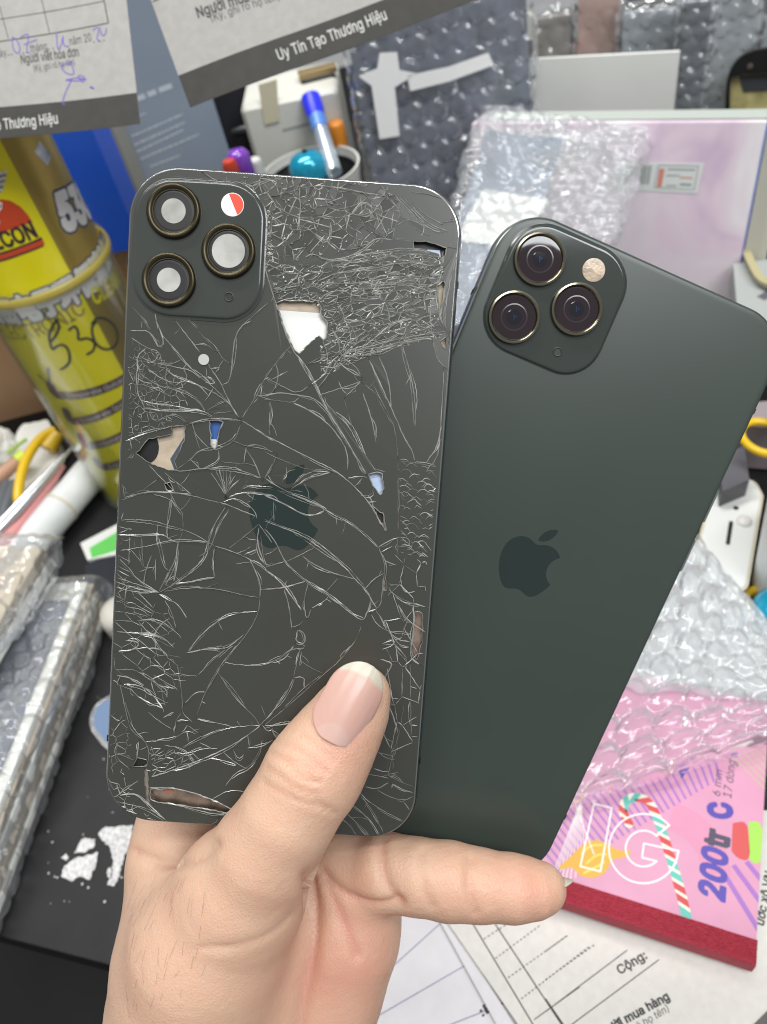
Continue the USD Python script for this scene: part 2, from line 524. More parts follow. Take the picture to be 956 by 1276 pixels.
ZONES = {"top": "-134,758 -20,776 195,774 248,714 217,644 155,618 73,602 -44,572 -80,623 -91,690",
"crumble": "56,579 173,623 341,621 345,573 332,523 356,438 208,391 82,327 74,400 97,438 62,493 -31,498 -59,568 10,580",
"grid": "-366,369 -301,360 -242,304 -221,241 -256,201 -356,125",
"scale": "276,145 368,144 365,31 368,-74 297,-70",
"low": "-379,-148 -313,-201 -234,-263 -194,-417 -243,-480 -311,-466 -369,-430",
"corner": "-376,-490 -338,-513 -316,-576 -343,-628 -310,-727 -239,-774 -338,-754 -375,-671",
"hatch": "-273,-583 -199,-587 -149,-623 -264,-658",
"left": "-376,-24 -340,-21 -340,-252 -372,-254",
"right": "282,-71 361,-84 370,-394 352,-595 317,-598 285,-421 268,-245",
"flash": "-91,676 -60,692 -41,573 -66,562"}
HOLES = {"white": "-34,487 -17,495 62,499 73,487 71,472 90,452 87,419 80,411 70,422 27,376 5,406 -19,457",
"left": "-339,121 -309,157 -275,165 -257,171 -258,190 -228,196 -226,164 -236,137 -248,108 -238,92 -260,87 -287,94 -312,104",
"blue": "-170,209 -137,212 -148,177 -151,151 -154,142 -164,150 -165,171",
"right": "207,110 223,118 240,116 245,82 240,63 232,70 218,88",
"spine": "219,41 243,22 249,22 254,0 260,-19 252,-12 234,15",
"gap": "271,648 299,648 327,643 349,637 348,632 343,600 334,620 315,628 273,632",
"strip": "334,552 346,564 353,561 351,519 348,488 341,510",
"strip2": "351,429 365,439 365,410 357,416",
"notch": "-314,-636 -303,-615 -280,-615 -277,-633",
"slit": "-284,-644 -277,-639 -272,-693 -269,-718 -272,-734 -278,-704",
"metal": "-268,-691 -214,-683 -165,-691 -121,-704 -65,-728 -80,-736 -133,-730 -192,-726 -249,-722 -267,-715",
"chip": "19,-522 39,-531 47,-542 38,-549",
"chip2": "258,-134 264,-126 272,-158 260,-161",
"edge": "340,-205 359,-207 363,-277 354,-321 342,-308",
"tri": "-268,54 -255,61 -245,39 -263,36"}

# ---------------------------------------------------------------- desk and floor
e0, e1 = onz(0, 1168), onz(150, 1208); DX = unit(e1 - e0); DY = V([-DX[1], DX[0], 0])
M_desk = mat('desk_black', (.007, .007, .008), .42, spec=.3, vary=.3, scale=60, bump=.25, bscale=2500)
M_floor = mat('floor_dark', (.012, .011, .011), .7, vary=.3, scale=6)
desk_pl = Plane(e0, DX, DY)
m = rbox(1700, 900, 25, 2.0); m.apply_translation([250, 450, -25])
obj('desk', desk_pl.put(m), M_desk, smooth=30, label='black desk top strewn with parcels, papers and tools, its front edge at lower left', cat='desk')
obj('floor', trimesh.creation.box([6000, 6000, 20], trimesh.transformations.translation_matrix([0, 500, -740])), M_floor, kind='structure')

# ---------------------------------------------------------------- two phones
def pose(v):
    R = Rot.from_rotvec(v[:3]).as_matrix(); O = cw(V(v[3:6])[None])[0]; return Plane(O, RC @ R[:, 0], RC @ R[:, 1])
PA = pose([0.089, -0.0062, -0.0726, -25.0003, -0.7624, -180.1943]); WA, HA = 76.63, 155.73
PB = pose([0.1306, 0.0748, -0.3869, 36.1484, -13.6266, -195.5356]); WB, HB = 77.8, 161.2
M_steel = mat('steel_green', (.36, .38, .38), .16, 1.0, spec=.6)
M_steelB = mat('steel_green_dark', (.42, .45, .43), .16, 1.0, spec=.6)
M_glassA = mat('satin_glass_grey', (.037, .039, .033), .33, spec=.5, vary=.06, scale=40)
M_glassB = mat('satin_glass_green', (.031, .043, .036), .33, spec=.5, vary=.05, scale=30)
M_bumpA = mat('bump_glass_grey', (.043, .048, .043), .14, spec=.5)
M_bumpB = mat('bump_glass_green', (.035, .042, .038), .08, spec=.5)
M_logo = mat('logo_mirror', (.012, .022, .020), .05, spec=.6)
M_bronze = mat('ring_bronze', (.055, .047, .028), .34, .9)
M_goldring = mat('ring_gold', (.24, .22, .16), .2, 1.0)
M_black = mat('matt_black', (.008, .008, .008), .45)
M_lens = mat('lens_black', (.018, .011, .014), .05, spec=.6)
M_inner = mat('inner_plate', (.02, .021, .019), .5)
M_white = mat('white_plastic', (.72, .72, .69), .4)
M_beige = mat('beige_backing', (.43, .35, .26), .6, vary=.1, scale=500)
M_brushed = mat('brushed_plate', (.45, .33, .26), .3, .9, vary=.4, scale=300)
M_blueglint = mat('blue_tape', (.05, .12, .34), .25)
M_paleblue = mat('pale_blue_film', (.45, .55, .72), .2)
M_red = mat('red_dot', (.62, .06, .03), .4)
M_lensdisc = mat('grey_white_disc', (.36, .36, .335), .5, vary=.25, scale=160)
M_mirrordot = mat('pale_dot', (.42, .43, .40), .4)

APPLE = "M12.152 6.896c-.948 0-2.415-1.078-3.96-1.04-2.04.027-3.91 1.183-4.961 3.014-2.117 3.675-.546 9.103 1.519 12.09 1.013 1.454 2.208 3.09 3.792 3.039 1.52-.065 2.09-.987 3.935-.987 1.831 0 2.35.987 3.96.948 1.637-.026 2.676-1.48 3.676-2.948 1.156-1.688 1.636-3.325 1.662-3.415-.039-.013-3.182-1.221-3.22-4.857-.026-3.04 2.48-4.494 2.597-4.559-1.429-2.09-3.623-2.324-4.39-2.376-2-.156-3.675 1.09-4.61 1.09zM15.53 3.83c.843-1.012 1.4-2.427 1.245-3.83-1.207.052-2.662.805-3.532 1.818-.78.896-1.454 2.338-1.273 3.714 1.338.104 2.715-.688 3.559-1.701"
def fruit_mark(h):
    import re
    out, cur, pts = [], V([0, 0.]), []
    for c, a in re.findall(r'([Mcz])([^Mcz]*)', APPLE):
        q = [float(x) for x in re.findall(r'-?\d*\.?\d+', a)]
        if c == 'M': cur = V(q[:2]); pts = [cur]; out.append(pts)
        if c == 'c':
            for i in range(0, len(q), 6):
                b, d, e = (cur + V(q[i + k:i + k + 2]) for k in (0, 2, 4))
                for t in np.linspace(0, 1, 9)[1:]: pts.append((1 - t)**3 * cur + 3 * t * (1 - t)**2 * b + 3 * t * t * (1 - t) * d + t**3 * e)
                cur = e
    return MultiPolygon([Polygon([((p[0] - 12) * h / 24, (12 - p[1]) * h / 24) for p in o]).buffer(0) for o in out])

FRAME_PROF = [(2.2, -7.9), (1.0, -7.7), (.35, -7.0), (.05, -5.6), (0, -4.0), (.05, -2.4), (.3, -1.2), (.62, -.6), (.85, -.36)]
def frame_mesh(w, h, r):
    rings = FRAME_PROF + [(1.7, -.36), (1.75, -1.5)]
    return slab(w, h, r, rings, n=14)
def seams(P, parent, w, h, mt):
    for sx, y in ((-1, h * .36), (1, h * .36), (-1, -h * .37), (1, -h * .37)):
        m = trimesh.creation.box([.25, 1.4, 5.4], trimesh.transformations.translation_matrix([sx * (w / 2 - .08), y, -4.1])); obj('antenna_seam', P.put(m), mt, parent)

def dec(s): return [np.array([tuple(map(int, q.split(','))) for q in l.split()], float) / 10 for l in s.strip().split('\n')]
CRK = dec(CRACKS); ZN = {k: Polygon(dec(s)[0]).buffer(0) for k, s in ZONES.items()}; HL = {}
def jag(g, k, a=.22):
    p = np.array(g.exterior.segmentize(.45).coords)[:-1]; q = np.c_[p * 1.6, np.full(len(p), k)]; return Polygon(p + a * 2 * (np.c_[noise(q, 11), noise(q, 12)] - .5)).buffer(0)
for k, s in HOLES.items(): HL[k] = jag(Polygon(dec(s)[0]).buffer(0), len(HL))

# --- cracked phone
pa = thing('cracked_phone', 'grey green phone with shattered back glass held under the thumb, left of the two', 'phone', PA.O)
obj('frame', PA.put(frame_mesh(WA, HA, 11.8)), M_steel, pa, smooth=50)
seams(PA, pa, WA, HA, M_black)
inner = Polygon(rrect(WA - 3.6, HA - 3.6, 10)); ip = obj('inner_plate', PA.put(extr(inner, -1.48, -1.3)), M_inner, pa)
def patch(n, p, mt, z=-1.28, th=.05):
    obj(n, PA.put(extr(p.intersection(inner.buffer(.6)), z - th, z)), mt, ip)
h_ = HL['white'].buffer(1.2); c_ = HL['white'].centroid
patch('white_label', h_, M_white)
b0 = HL['white'].bounds; patch('beige_strip', sbox(b0[0] - 1, b0[3] - 2.6, b0[2] - 1.6, b0[3] + 1.2), M_beige, -1.2)
lb = HL['left'].bounds; patch('beige_strip', affinity.translate(HL['left'].buffer(1.2), 0, 0), M_beige)
patch('round_pad', affinity.scale(Point(lb[0] + 2.5, (lb[1] + lb[3]) / 2 - .6).buffer(1, 24), 2.6, 3.6), M_black, -1.18)
patch('flex_ribbon', Polygon([(lb[2] - 2.2, lb[1] - .5), (lb[2] - 3.6, lb[1] + 2.6), (lb[2] - .6, lb[3] - 3), (lb[2] + 1, lb[3] - 3), (lb[2] + 1, lb[1] - .5)]), mat('ribbon_grey', (.11, .13, .16), .2, .5), -1.17)
bb = HL['blue'].bounds; patch('blue_tape', HL['blue'].buffer(.8), M_blueglint)
patch('white_label', sbox(bb[0] - .5, bb[1] - .5, bb[2], bb[1] + 2.4), M_white, -1.2)
patch('clear_film', HL['right'].buffer(.8), M_paleblue)
patch('beige_strip', HL['spine'].buffer(.8), M_beige); sp = HL['spine'].bounds
patch('bracket', sbox(sp[0] + 1.4, sp[1] + 2, sp[2] + .5, sp[3] - 1.8), mat('bracket_dark', (.03, .03, .03), .3), -1.15)
gb = HL['gap'].bounds
patch('white_label', Polygon([(gb[2] - 5, gb[1] + 2.0), (gb[2] - 4.4, gb[1] + 3.6), (gb[2] - 1.6, gb[1] + 3.6), (gb[2] - .8, gb[1] + .2), (gb[2] - 1.8, gb[1] + .2), (gb[2] - 1.9, gb[1] + 2.0)]), M_paleblue, -1.2)
for k in ('strip', 'strip2', 'chip', 'chip2', 'slit'): patch('beige_strip', HL[k].buffer(.8), M_beige)
for k in ('edge', 'metal'): patch('metal_plate', HL[k].buffer(.8), M_brushed)
mb = HL['metal'].bounds; patch('slot', Polygon(rrect(2.6, 1.1, .5, 5, mb[0] + 4.2, mb[3] - 1.6)), mat('copper_slot', (.28, .12, .07), .4), -1.16)

glass_outline = Polygon(rrect(WA - 2.0, HA - 2.0, 10.9, 14))
BUMP = Polygon(rrect(30.0, 31.0, 8.6, 10, -21.4, 59.4))
lines = [LineString(smoothline(c, 1)) for c in CRK if len(c) > 1]
def zone_net(z, step, seed, squeeze=1.0, ang=0.0):
    """A net of splinters: edges of a scattered cell pattern inside an area."""
    r = np.random.default_rng(seed); x0, y0, x1, y1 = z.buffer(3).bounds; n = int((x1 - x0) * (y1 - y0) / step**2)
    p = np.c_[r.uniform(x0, x1, n), r.uniform(y0, y1, n)]; c, s = math.cos(ang), math.sin(ang); R2 = V([[c, -s], [s, c]])
    q = p @ R2; q[:, 1] *= squeeze; vo = Voronoi(q); vv = vo.vertices.copy(); vv[:, 1] /= squeeze; vv = vv @ R2.T
    out = []
    for a, b in vo.ridge_vertices:
        if a >= 0 and b >= 0 and r.random() < .86:
            g = LineString([vv[a], vv[b]]).intersection(z)
            if g.geom_type == 'LineString' and g.length > .25: out.append(g)
    return out
net, fine = [], []
for k, st, sq, an in (('top', 2.3, 1.25, .5), ('crumble', 1.55, 2.0, .3), ('grid', 1.35, 1.0, .1), ('corner', 1.9, 1.3, .7), ('hatch', 1.3, 2.0, .7), ('right', 4.6, .55, .1), ('flash', 1.1, 1.2, 0)):
    (fine if k in ('grid', 'hatch', 'corner') else net).extend(zone_net(ZN[k], st, len(net) + 3, sq, an))
zs = ZN['scale']; r_ = np.random.default_rng(5); x0, y0, x1, y1 = zs.bounds            # fish-scale splinters on the right edge
for y in np.arange(y0, y1, 1.0):
    for x in np.arange(x0 - 1 + r_.uniform(0, 2), x1, 2.1):
        jx, jy, js, jr = r_.normal(0, .5), r_.normal(0, .4), r_.uniform(.5, 1.5), r_.normal(0, .5)
        a = [(x + jx + 2.0 * js * t, y + jy + jr * t + .9 * js * math.sin(t * 3.1) * (1 - .4 * t) + r_.normal(0, .14)) for t in np.linspace(0, 1.25, 5)]
        g = LineString(a).intersection(zs)
        if g.geom_type == 'LineString' and g.length > .5 and r_.random() < .8: fine.append(g)
rb = np.random.default_rng(21)                       # hairline echoes and spurs that run off the main cracks
for g in lines:
    for _ in range(1 + int(g.length / 9)):
        if rb.random() < .6 and g.length > 2:
            a = rb.uniform(0, .6) * g.length; b = min(g.length, a + rb.uniform(.2, .7) * g.length); o = rb.choice([-1, 1]) * rb.uniform(.25, .7)
            p = V([g.interpolate(s).coords[0] for s in np.linspace(a, b, 6)]); t_ = np.gradient(p, axis=0); t_ /= np.linalg.norm(t_, axis=1, keepdims=True) + 1e-9
            fine.append(LineString(p + np.c_[-t_[:, 1], t_[:, 0]] * o * np.sin(np.linspace(.35, 2.8, 6))[:, None]))
        if rb.random() < .3:
            s = rb.uniform(0, g.length); p0 = V(g.interpolate(s).coords[0]); p1 = V(g.interpolate(min(s + .3, g.length)).coords[0]); an = math.atan2(p1[1] - p0[1], p1[0] - p0[0]) + rb.choice([-1, 1]) * rb.uniform(.5, 1.3); L = rb.uniform(1.0, 4.2); k = rb.normal(0, .25)
            fine.append(LineString([p0 + L * t * V([math.cos(an + k * t), math.sin(an + k * t)]) for t in np.linspace(0, 1, 5)]))
fine += zone_net(ZN['low'], 3.0, 91, 1.6, -.5) + zone_net(ZN['left'], 2.6, 92, 1.5, -.2) + zone_net(ZN['crumble'], 2.4, 93, 2.6, .35) + zone_net(ZN['top'], 3.2, 94, 1.0, -.6)
holes = unary_union(list(HL.values()))
field = glass_outline.difference(holes).difference(BUMP.buffer(.15))
def reach(g, d=1.5):
    p = np.array(g.coords); a, b = unit(p[0] - p[1]), unit(p[-1] - p[-2]); return LineString(np.vstack([p[0] + a * d, p, p[-1] + b * d]))
cells = [c for c in polygonize(unary_union([field.boundary] + [reach(g) for g in lines] + net + fine)) if field.contains(c.representative_point())]
cells.sort(key=lambda c: -c.area)
def shard(c, k):
    r = np.random.default_rng(k); q = c.buffer(-.03 if c.area > 6 else -.012).simplify(.012)
    if q.is_empty or not polys(q) or q.area < .02: return None
    try: m = extr(q, -.5, 0)
    except Exception: return None
    cx, cy = c.centroid.x, c.centroid.y; big = c.area > 60; t = r.normal(0, .007 if big else .028, 2); dz = -abs(r.normal(0, .015 if big else .03))
    v = np.array(m.vertices); e = np.minimum(np.hypot(v[:, 0] - cx, v[:, 1] - cy), 9); v[:, 2] += np.clip((v[:, 0] - cx) * t[0] + (v[:, 1] - cy) * t[1], -.09, .09) + dz; v[:, 2] -= max(0, v[:, 2].max())
    m.vertices = v; return m
rest = []; made = 0
for k, c in enumerate(cells):
    m = shard(c, k)
    if m is None: continue
    if made < 290: obj('glass_shard', PA.put(m), M_glassA, pa); made += 1
    else: rest.append(m)
if rest: obj('glass_splinters', PA.put(trimesh.util.concatenate(rest)), M_glassA, pa, kind='stuff')
# bright ground edges standing along every crack
def ridges(ls, w0, w1, seed):
    r = np.random.default_rng(seed); vs, fs, n = [], [], 0
    for g in ls:
        L = g.length; k = max(2, int(L / .7)); s = np.linspace(0, L, k + 1); p = V([g.interpolate(t).coords[0] for t in s]); t = np.gradient(p, axis=0); t /= np.linalg.norm(t, axis=1, keepdims=True) + 1e-9
        nn = np.c_[-t[:, 1], t[:, 0]]; p = p + nn * r.normal(0, .03, (len(p), 1)); w = np.clip(r.uniform(w0, w1) * (.55 + .9 * noise(np.c_[p * .55, np.full(len(p), seed)], seed)), .03, 1) / 2; w[0] *= .4; w[-1] *= .4
        h = .025 + w * r.uniform(.2, .6)
        if holes.buffer(-.1).contains(g.interpolate(.5, normalized=True)): continue
        for q, z in ((p + nn * w[:, None], -.03 + 0 * h), (p, h), (p - nn * w[:, None], -.03 + 0 * h)): vs.append(np.c_[q, z])
        m = len(p)
        for i in range(m - 1):
            for a, b in ((0, m), (m, 2 * m)): fs += [(n + a + i, n + b + i, n + b + i + 1), (n + a + i, n + b + i + 1, n + a + i + 1)]
        n += 3 * m
    return trimesh.Trimesh(np.vstack(vs), fs, process=False)
M_crack = usdkit.material(stage, '/World/Looks/crack_edge', {'g': ('geometry', {}), 't': ('texture_coordinate', {}), 'n': ('noise_texture', {'scale': 420., 'detail': 3.}), 'a': ('math', {'math_type': 'multiply_add', 'value2': .55, 'value3': 0.}),
    'c': ('math', {'math_type': 'multiply_add', 'value2': .6}), 'r': ('rgb_ramp', {'ramp': [(.1, (.08, .08, .073)), (.28, (.25, .25, .23)), (.5, (.48, .48, .44)), (.78, (.80, .80, .75))]}), 'p': ('principled_bsdf', {'roughness': .18, 'specular_ior_level': .8})},
    [('t.object', 'n.vector'), ('n.fac', 'a.value1'), ('g.random_per_island', 'c.value1'), ('a.value', 'c.value3'), ('c.value', 'r.fac'), ('r.color', 'p.base_color')], surface='p.BSDF')
M_crackb = mat('crack_glint', (.37, .37, .34), .2, spec=.8, vary=.6, scale=500)
inside = glass_outline.buffer(-.2)
def clip(ls):
    o = []
    for g in ls:
        g = g.intersection(inside).difference(BUMP)
        o += [q for q in getattr(g, 'geoms', [g]) if q.geom_type == 'LineString' and q.length > .2]
    return o
obj('crack_edges', PA.put(ridges(clip(lines + [LineString(h.exterior.coords) for h in HL.values()]), .09, .28, 1)), M_crack, pa, kind='stuff')
obj('crack_edges', PA.put(ridges(clip(net), .08, .26, 2)), M_crackb, pa, kind='stuff'); obj('crack_edges', PA.put(ridges(clip(fine), .05, .17, 3)), M_crackb, pa, kind='stuff')
def crumbs(z, n, seed, s0=.2, s1=.75):
    r = np.random.default_rng(seed); out = []; x0, y0, x1, y1 = z.bounds
    while len(out) < n:
        x, y = r.uniform(x0, x1), r.uniform(y0, y1)
        if not z.contains(Point(x, y)): continue
        m = trimesh.creation.icosahedron(); m.vertices = m.vertices * r.uniform(.3, 1, 3) * r.uniform(s0, s1) * .5; m.apply_transform(trimesh.transformations.random_rotation_matrix(r.random(3))); m.apply_translation([x, y, .05]); out.append(m)
    return out
cr = []
for k, n in (('crumble', 300), ('flash', 60), ('top', 60)): cr += crumbs(ZN[k].intersection(inside).difference(BUMP), n, len(k))
obj('glass_crumbs', PA.put(trimesh.util.concatenate(cr)), M_crackb, pa, kind='stuff')
lg = affinity.translate(affinity.rotate(fruit_mark(20.2), 0), 1.6, 2.2).intersection(field)
ls_ = unary_union([g.buffer(.09) for g in lines]); obj('fruit_mark', PA.put(flat(lg.difference(ls_), .012)), M_logo, pa)
obj('pale_dot', PA.put(extr(Point(-19.07, 34.81).buffer(1.25), 0, .12)), M_mirrordot, pa)

def camera_island(P, parent, cx, cy, w, h, r, gm, top=.6):
    return obj('camera_island', P.put(slab(w + 1.6, h + 1.6, r + .8, [(0, -.03), (.35, .04), (.6, .2), (.8, .44), (1.05, .56), (1.5, top)], cx, cy)), gm, parent, smooth=60)
ci = camera_island(PA, pa, -21.4, 59.4, 29.0, 30.0, 8.4, M_bumpA)
for (x, y), rr, disc in (((-27.33, 67.31), 6.15, 2.75), ((-14.46, 59.39), 6.15, 3.75), ((-27.7, 52.01), 6.15, 2.7)):
    ln = obj('lens_ring', PA.put(lathe([(rr, .5), (rr, 1.2), (rr - .25, 1.6), (rr - .6, 1.72), (rr - 1.0, 1.6), (rr - 1.5, 1.2), (rr - 1.6, .8)], 56, (x, y))), M_bronze, pa, smooth=40)
    obj('lens_cover', PA.put(lathe([(rr - 1.55, .6), (rr - 1.55, 1.0), (rr - 2.0, 1.05)], 48, (x, y))), M_black, ln)
    obj('bright_edge', PA.put(lathe([(rr - 1.42, 1.12), (rr - 1.40, 1.3), (rr - 1.52, 1.3), (rr - 1.56, 1.1)], 48, (x, y), False)), M_goldring, ln, smooth=40)
    obj('clear_disc', PA.put(lathe([(disc, 1.02), (disc, 1.12)], 40, (x, y))), M_lensdisc, ln)
fl = obj('flash_hole', PA.put(lathe([(2.6, .5), (2.6, .64), (2.45, .66)], 36, (-14.2, 69.73))), M_white, pa)
half = Point(-14.2, 69.73).buffer(2.45, 24).intersection(Polygon([(-15.6, 73), (-11, 73), (-11, 67.6), (-12.9, 67.4)]))
obj('red_dot', PA.put(extr(half, .66, .7)), M_red, fl)
obj('microphone', PA.put(lathe([(1.1, .55), (1.1, .7), (.95, .74), (.8, .7), (.75, .62)], 28, (-13.91, 49.28))), M_black, pa)

# --- intact phone
pb = thing('intact_phone', 'dark green phone with flawless matt back glass, tilted behind the cracked one', 'phone', PB.O)
obj('frame', PB.put(frame_mesh(WB, HB, 12.2)), M_steelB, pb, smooth=50)
seams(PB, pb, WB, HB, M_black)
obj('back_glass', PB.put(slab(WB - 1.5, HB - 1.5, 11.4, [(.0, -.5), (.0, -.3), (.12, -.14), (.4, -.04), (.9, .0), (1.6, .02)], n=14)), M_glassB, pb, smooth=60)
def pbl(x, y): return PB.uv([(x, y)])[0]
l1, l2, l3, fb, mb_ = pbl(671.5, 324), pbl(717, 386), pbl(639.5, 396), pbl(739, 337), pbl(694, 438.5)
cxy = (pbl(652, 300) + pbl(722, 440)) / 2
cxy = V([(l1[0] + l2[0]) / 2 + 1.0, (l1[1] + l3[1]) / 2 + .3])
camera_island(PB, pb, cxy[0], cxy[1], 30.0, 31.0, 8.8, M_bumpB)
M_sparkle = mat('sparkle_blue', (.05, .07, .2), .1, .6)
for q in (l1, l2, l3):
    ln = obj('lens_ring', PB.put(lathe([(6.35, .5), (6.35, 1.3), (6.2, 1.65), (5.8, 1.8), (5.5, 1.65), (5.3, 1.2), (5.25, .9)], 56, q)), M_goldring, pb, smooth=40)
    obj('lens_glass', PB.put(lathe([(5.3, .7), (5.3, 1.15), (4.2, 1.19), (2.0, 1.2), (.0, 1.2)], 48, q)), M_lens, ln, smooth=40)
    obj('inner_ring', PB.put(lathe([(3.3, 1.19), (3.3, 1.24), (3.0, 1.26), (2.9, 1.2)], 44, q, False)), mat('inner_ring_dark', (.03, .022, .03), .15), ln); obj('iris', PB.put(lathe([(1.9, 1.19), (1.8, 1.23), (0, 1.25)], 36, q)), mat('iris_black', (.006, .006, .012), .06, spec=.7), ln)
    obj('sensor_glint', PB.put(trimesh.util.concatenate([lathe([(.16, 1.24), (.16, 1.27)], 8, (q[0] + dx, q[1] + dy)) for dx, dy in ((0, 0), (.35, .3), (-.25, .4), (.1, -.4))])), M_sparkle, ln)  # sparkles of light in the lens, built as small blue discs
fb_ = obj('flash', PB.put(lathe([(2.8, .55), (2.8, .68), (2.5, .74), (0, .77)], 40, fb)), mat('flash_amber', (.40, .31, .22), .25, vary=.35, scale=450, bump=.2, bscale=1200), pb, smooth=30)
obj('microphone', PB.put(lathe([(1.15, .55), (1.15, .7), (1.0, .74), (.8, .7), (.75, .62)], 28, mb_)), M_black, pb)
lo = pbl(661, 696); obj('fruit_mark', PB.put(flat(affinity.translate(fruit_mark(18.6), lo[0], lo[1]), .035)), M_logo, pb)
for y in (18, 32): obj('side_button', PB.put(slab(1, 9, .4, [(0, -6), (0, -2)], WB / 2 + .1, y, n=3)), M_steelB, pb)

# ---------------------------------------------------------------- the hand
def cj(x, y, d): return V([(x - 478) / 956 * d, -(y - 638) / 956 * d, -d])       # a joint in camera millimetres
def seg_d(P, a, b, ra, rb):
    ab = b - a; t = np.clip(((P - a) @ ab) / (ab @ ab), 0, 1); return np.linalg.norm(P - a - t[:, None] * ab, axis=1) - (ra + (rb - ra) * t)
def smin(a, b, k): h = np.maximum(k - np.abs(a - b), 0) / k; return np.minimum(a, b) - h * h * k * .25
def smax(a, b, k): return -smin(-a, -b, k)
def chain(P, js, k=3.0):
    d = None
    for (a, ra), (b, rb) in zip(js[:-1], js[1:]):
        s = seg_d(P, a, b, ra, rb); d = s if d is None else smin(d, s, k)
    return d
THUMB = [(cj(453, 861, 179.5), 5.6), (cj(445, 876, 179), 7.2), (cj(428, 905, 178), 8.6), (cj(408, 936, 177.5), 9.9), (cj(389, 966, 177), 10.8), (cj(357, 1019, 177), 10.6), (cj(331, 1062, 180), 12.0), (cj(300, 1112, 186), 15.5), (cj(262, 1180, 192), 19.5), (cj(245, 1270, 200), 22.5)]
FOREARM = [(cj(238, 1200, 204), 18.5), (cj(252, 1300, 210), 24.), (cj(255, 1420, 218), 26), (cj(250, 1640, 236), 30)]
FOREARM2 = [(cj(330, 1200, 207), 17.), (cj(335, 1300, 212), 20.), (cj(330, 1420, 218), 23), (cj(330, 1640, 236), 27)]
HEEL = [(cj(438, 1118, 206), 13.5), (cj(425, 1165, 206), 14.5), (cj(402, 1230, 207), 15.2), (cj(372, 1330, 210), 17), (cj(330, 1450, 216), 20)]
WEB = [(cj(232, 1010, 216), 13.), (cj(232, 1080, 211), 14.2), (cj(240, 1170, 206), 17)]
PALM = [(cj(400, 1010, 232), 13), (cj(385, 1090, 219), 14), (cj(350, 1180, 213), 17)]
PINKY = [(cj(400, 1078, 214), 11), (cj(437, 1085, 204), 11.2), (cj(466, 1089, 200), 9.7), (cj(482, 1087, 197), 9.2), (cj(520, 1092, 195), 8.9), (cj(560, 1098, 195), 9.2), (cj(596, 1103, 195), 8.5), (cj(640, 1107, 195), 7.9), (cj(668, 1108, 195.5), 6.7), (cj(677, 1107, 196), 5.6)]
BACKF = [[(cj(250, 1000, 219), 11), (cj(268, 880, 228), 9.5), (cj(300, 780, 230), 9), (cj(330, 720, 228), 8)],
         [(cj(340, 1010, 226), 11.5), (cj(390, 880, 232), 9.5), (cj(450, 770, 233), 9), (cj(500, 700, 231), 8)],
         [(cj(410, 1040, 226), 11), (cj(480, 930, 231), 9.5), (cj(545, 850, 232), 9), (cj(600, 800, 229), 8)]]
CREASES = [  # points seen on the skin, depth of the line, radius of the cut, strength
    ([(385, 1096, 186), (391, 1130, 187), (392, 1170, 189), (384, 1220, 191), (372, 1290, 194)], 1.6),
    ([(400, 1086, 190), (418, 1108, 190.5), (445, 1124, 192), (470, 1130, 193), (497, 1127, 195)], 1.1),
    ([(476, 1050, 191), (475, 1075, 189.5), (480, 1100, 189.5), (494, 1122, 192)], 1.0),
    ([(586, 1070, 188), (584, 1090, 186.5), (585, 1112, 186.5), (592, 1138, 189)], .55),
    ([(527, 1062, 187), (524, 1085, 186), (528, 1110, 186.5), (538, 1130, 188)], .45),
    ([(168, 1062, 199), (210, 1078, 197), (250, 1070, 195), (268, 1052, 193)], .9),
    ([(402, 1100, 191), (420, 1130, 192), (432, 1160, 193), (445, 1190, 194)], .55),
    ([(365, 1140, 188), (340, 1165, 183), (300, 1180, 180), (250, 1182, 179)], .35),
]
KNUCKLE = [([(338, 938, 0), (352, 946, 0), (366, 958, 0), (380, 972, 0), (398, 976, 0)], .42), ([(345, 925, 0), (362, 930, 0), (380, 940, 0), (396, 955, 0), (408, 962, 0)], .32), ([(332, 958, 0), (348, 966, 0), (362, 978, 0), (378, 985, 0), (395, 992, 0)], .38),
           ([(328, 975, 0), (345, 985, 0), (365, 995, 0), (385, 1003, 0), (410, 1008, 0)], .3), ([(356, 948, 0), (370, 950, 0), (384, 958, 0), (390, 966, 0)], .32), ([(372, 915, 0), (388, 925, 0), (405, 940, 0), (416, 948, 0)], .2), ([(395, 1000, 0), (412, 1012, 0), (420, 1014, 0)], .45)]
def hand_sdf(P):
    thumb = chain(P, THUMB, 3.5)
    pal = smin(chain(P, FOREARM, 8), chain(P, FOREARM2, 8), 16)
    pal = smin(pal, chain(P, WEB, 8), 10); pal = smin(pal, chain(P, PALM, 8), 9); pal = smin(pal, chain(P, HEEL, 6), 7)
    for b in BACKF: pal = smin(pal, chain(P, b, 3), 4)
    pal = smin(pal, chain(P, PINKY, 2.2), 3.0)
    d = smin(pal, thumb, 6.5)
    return d
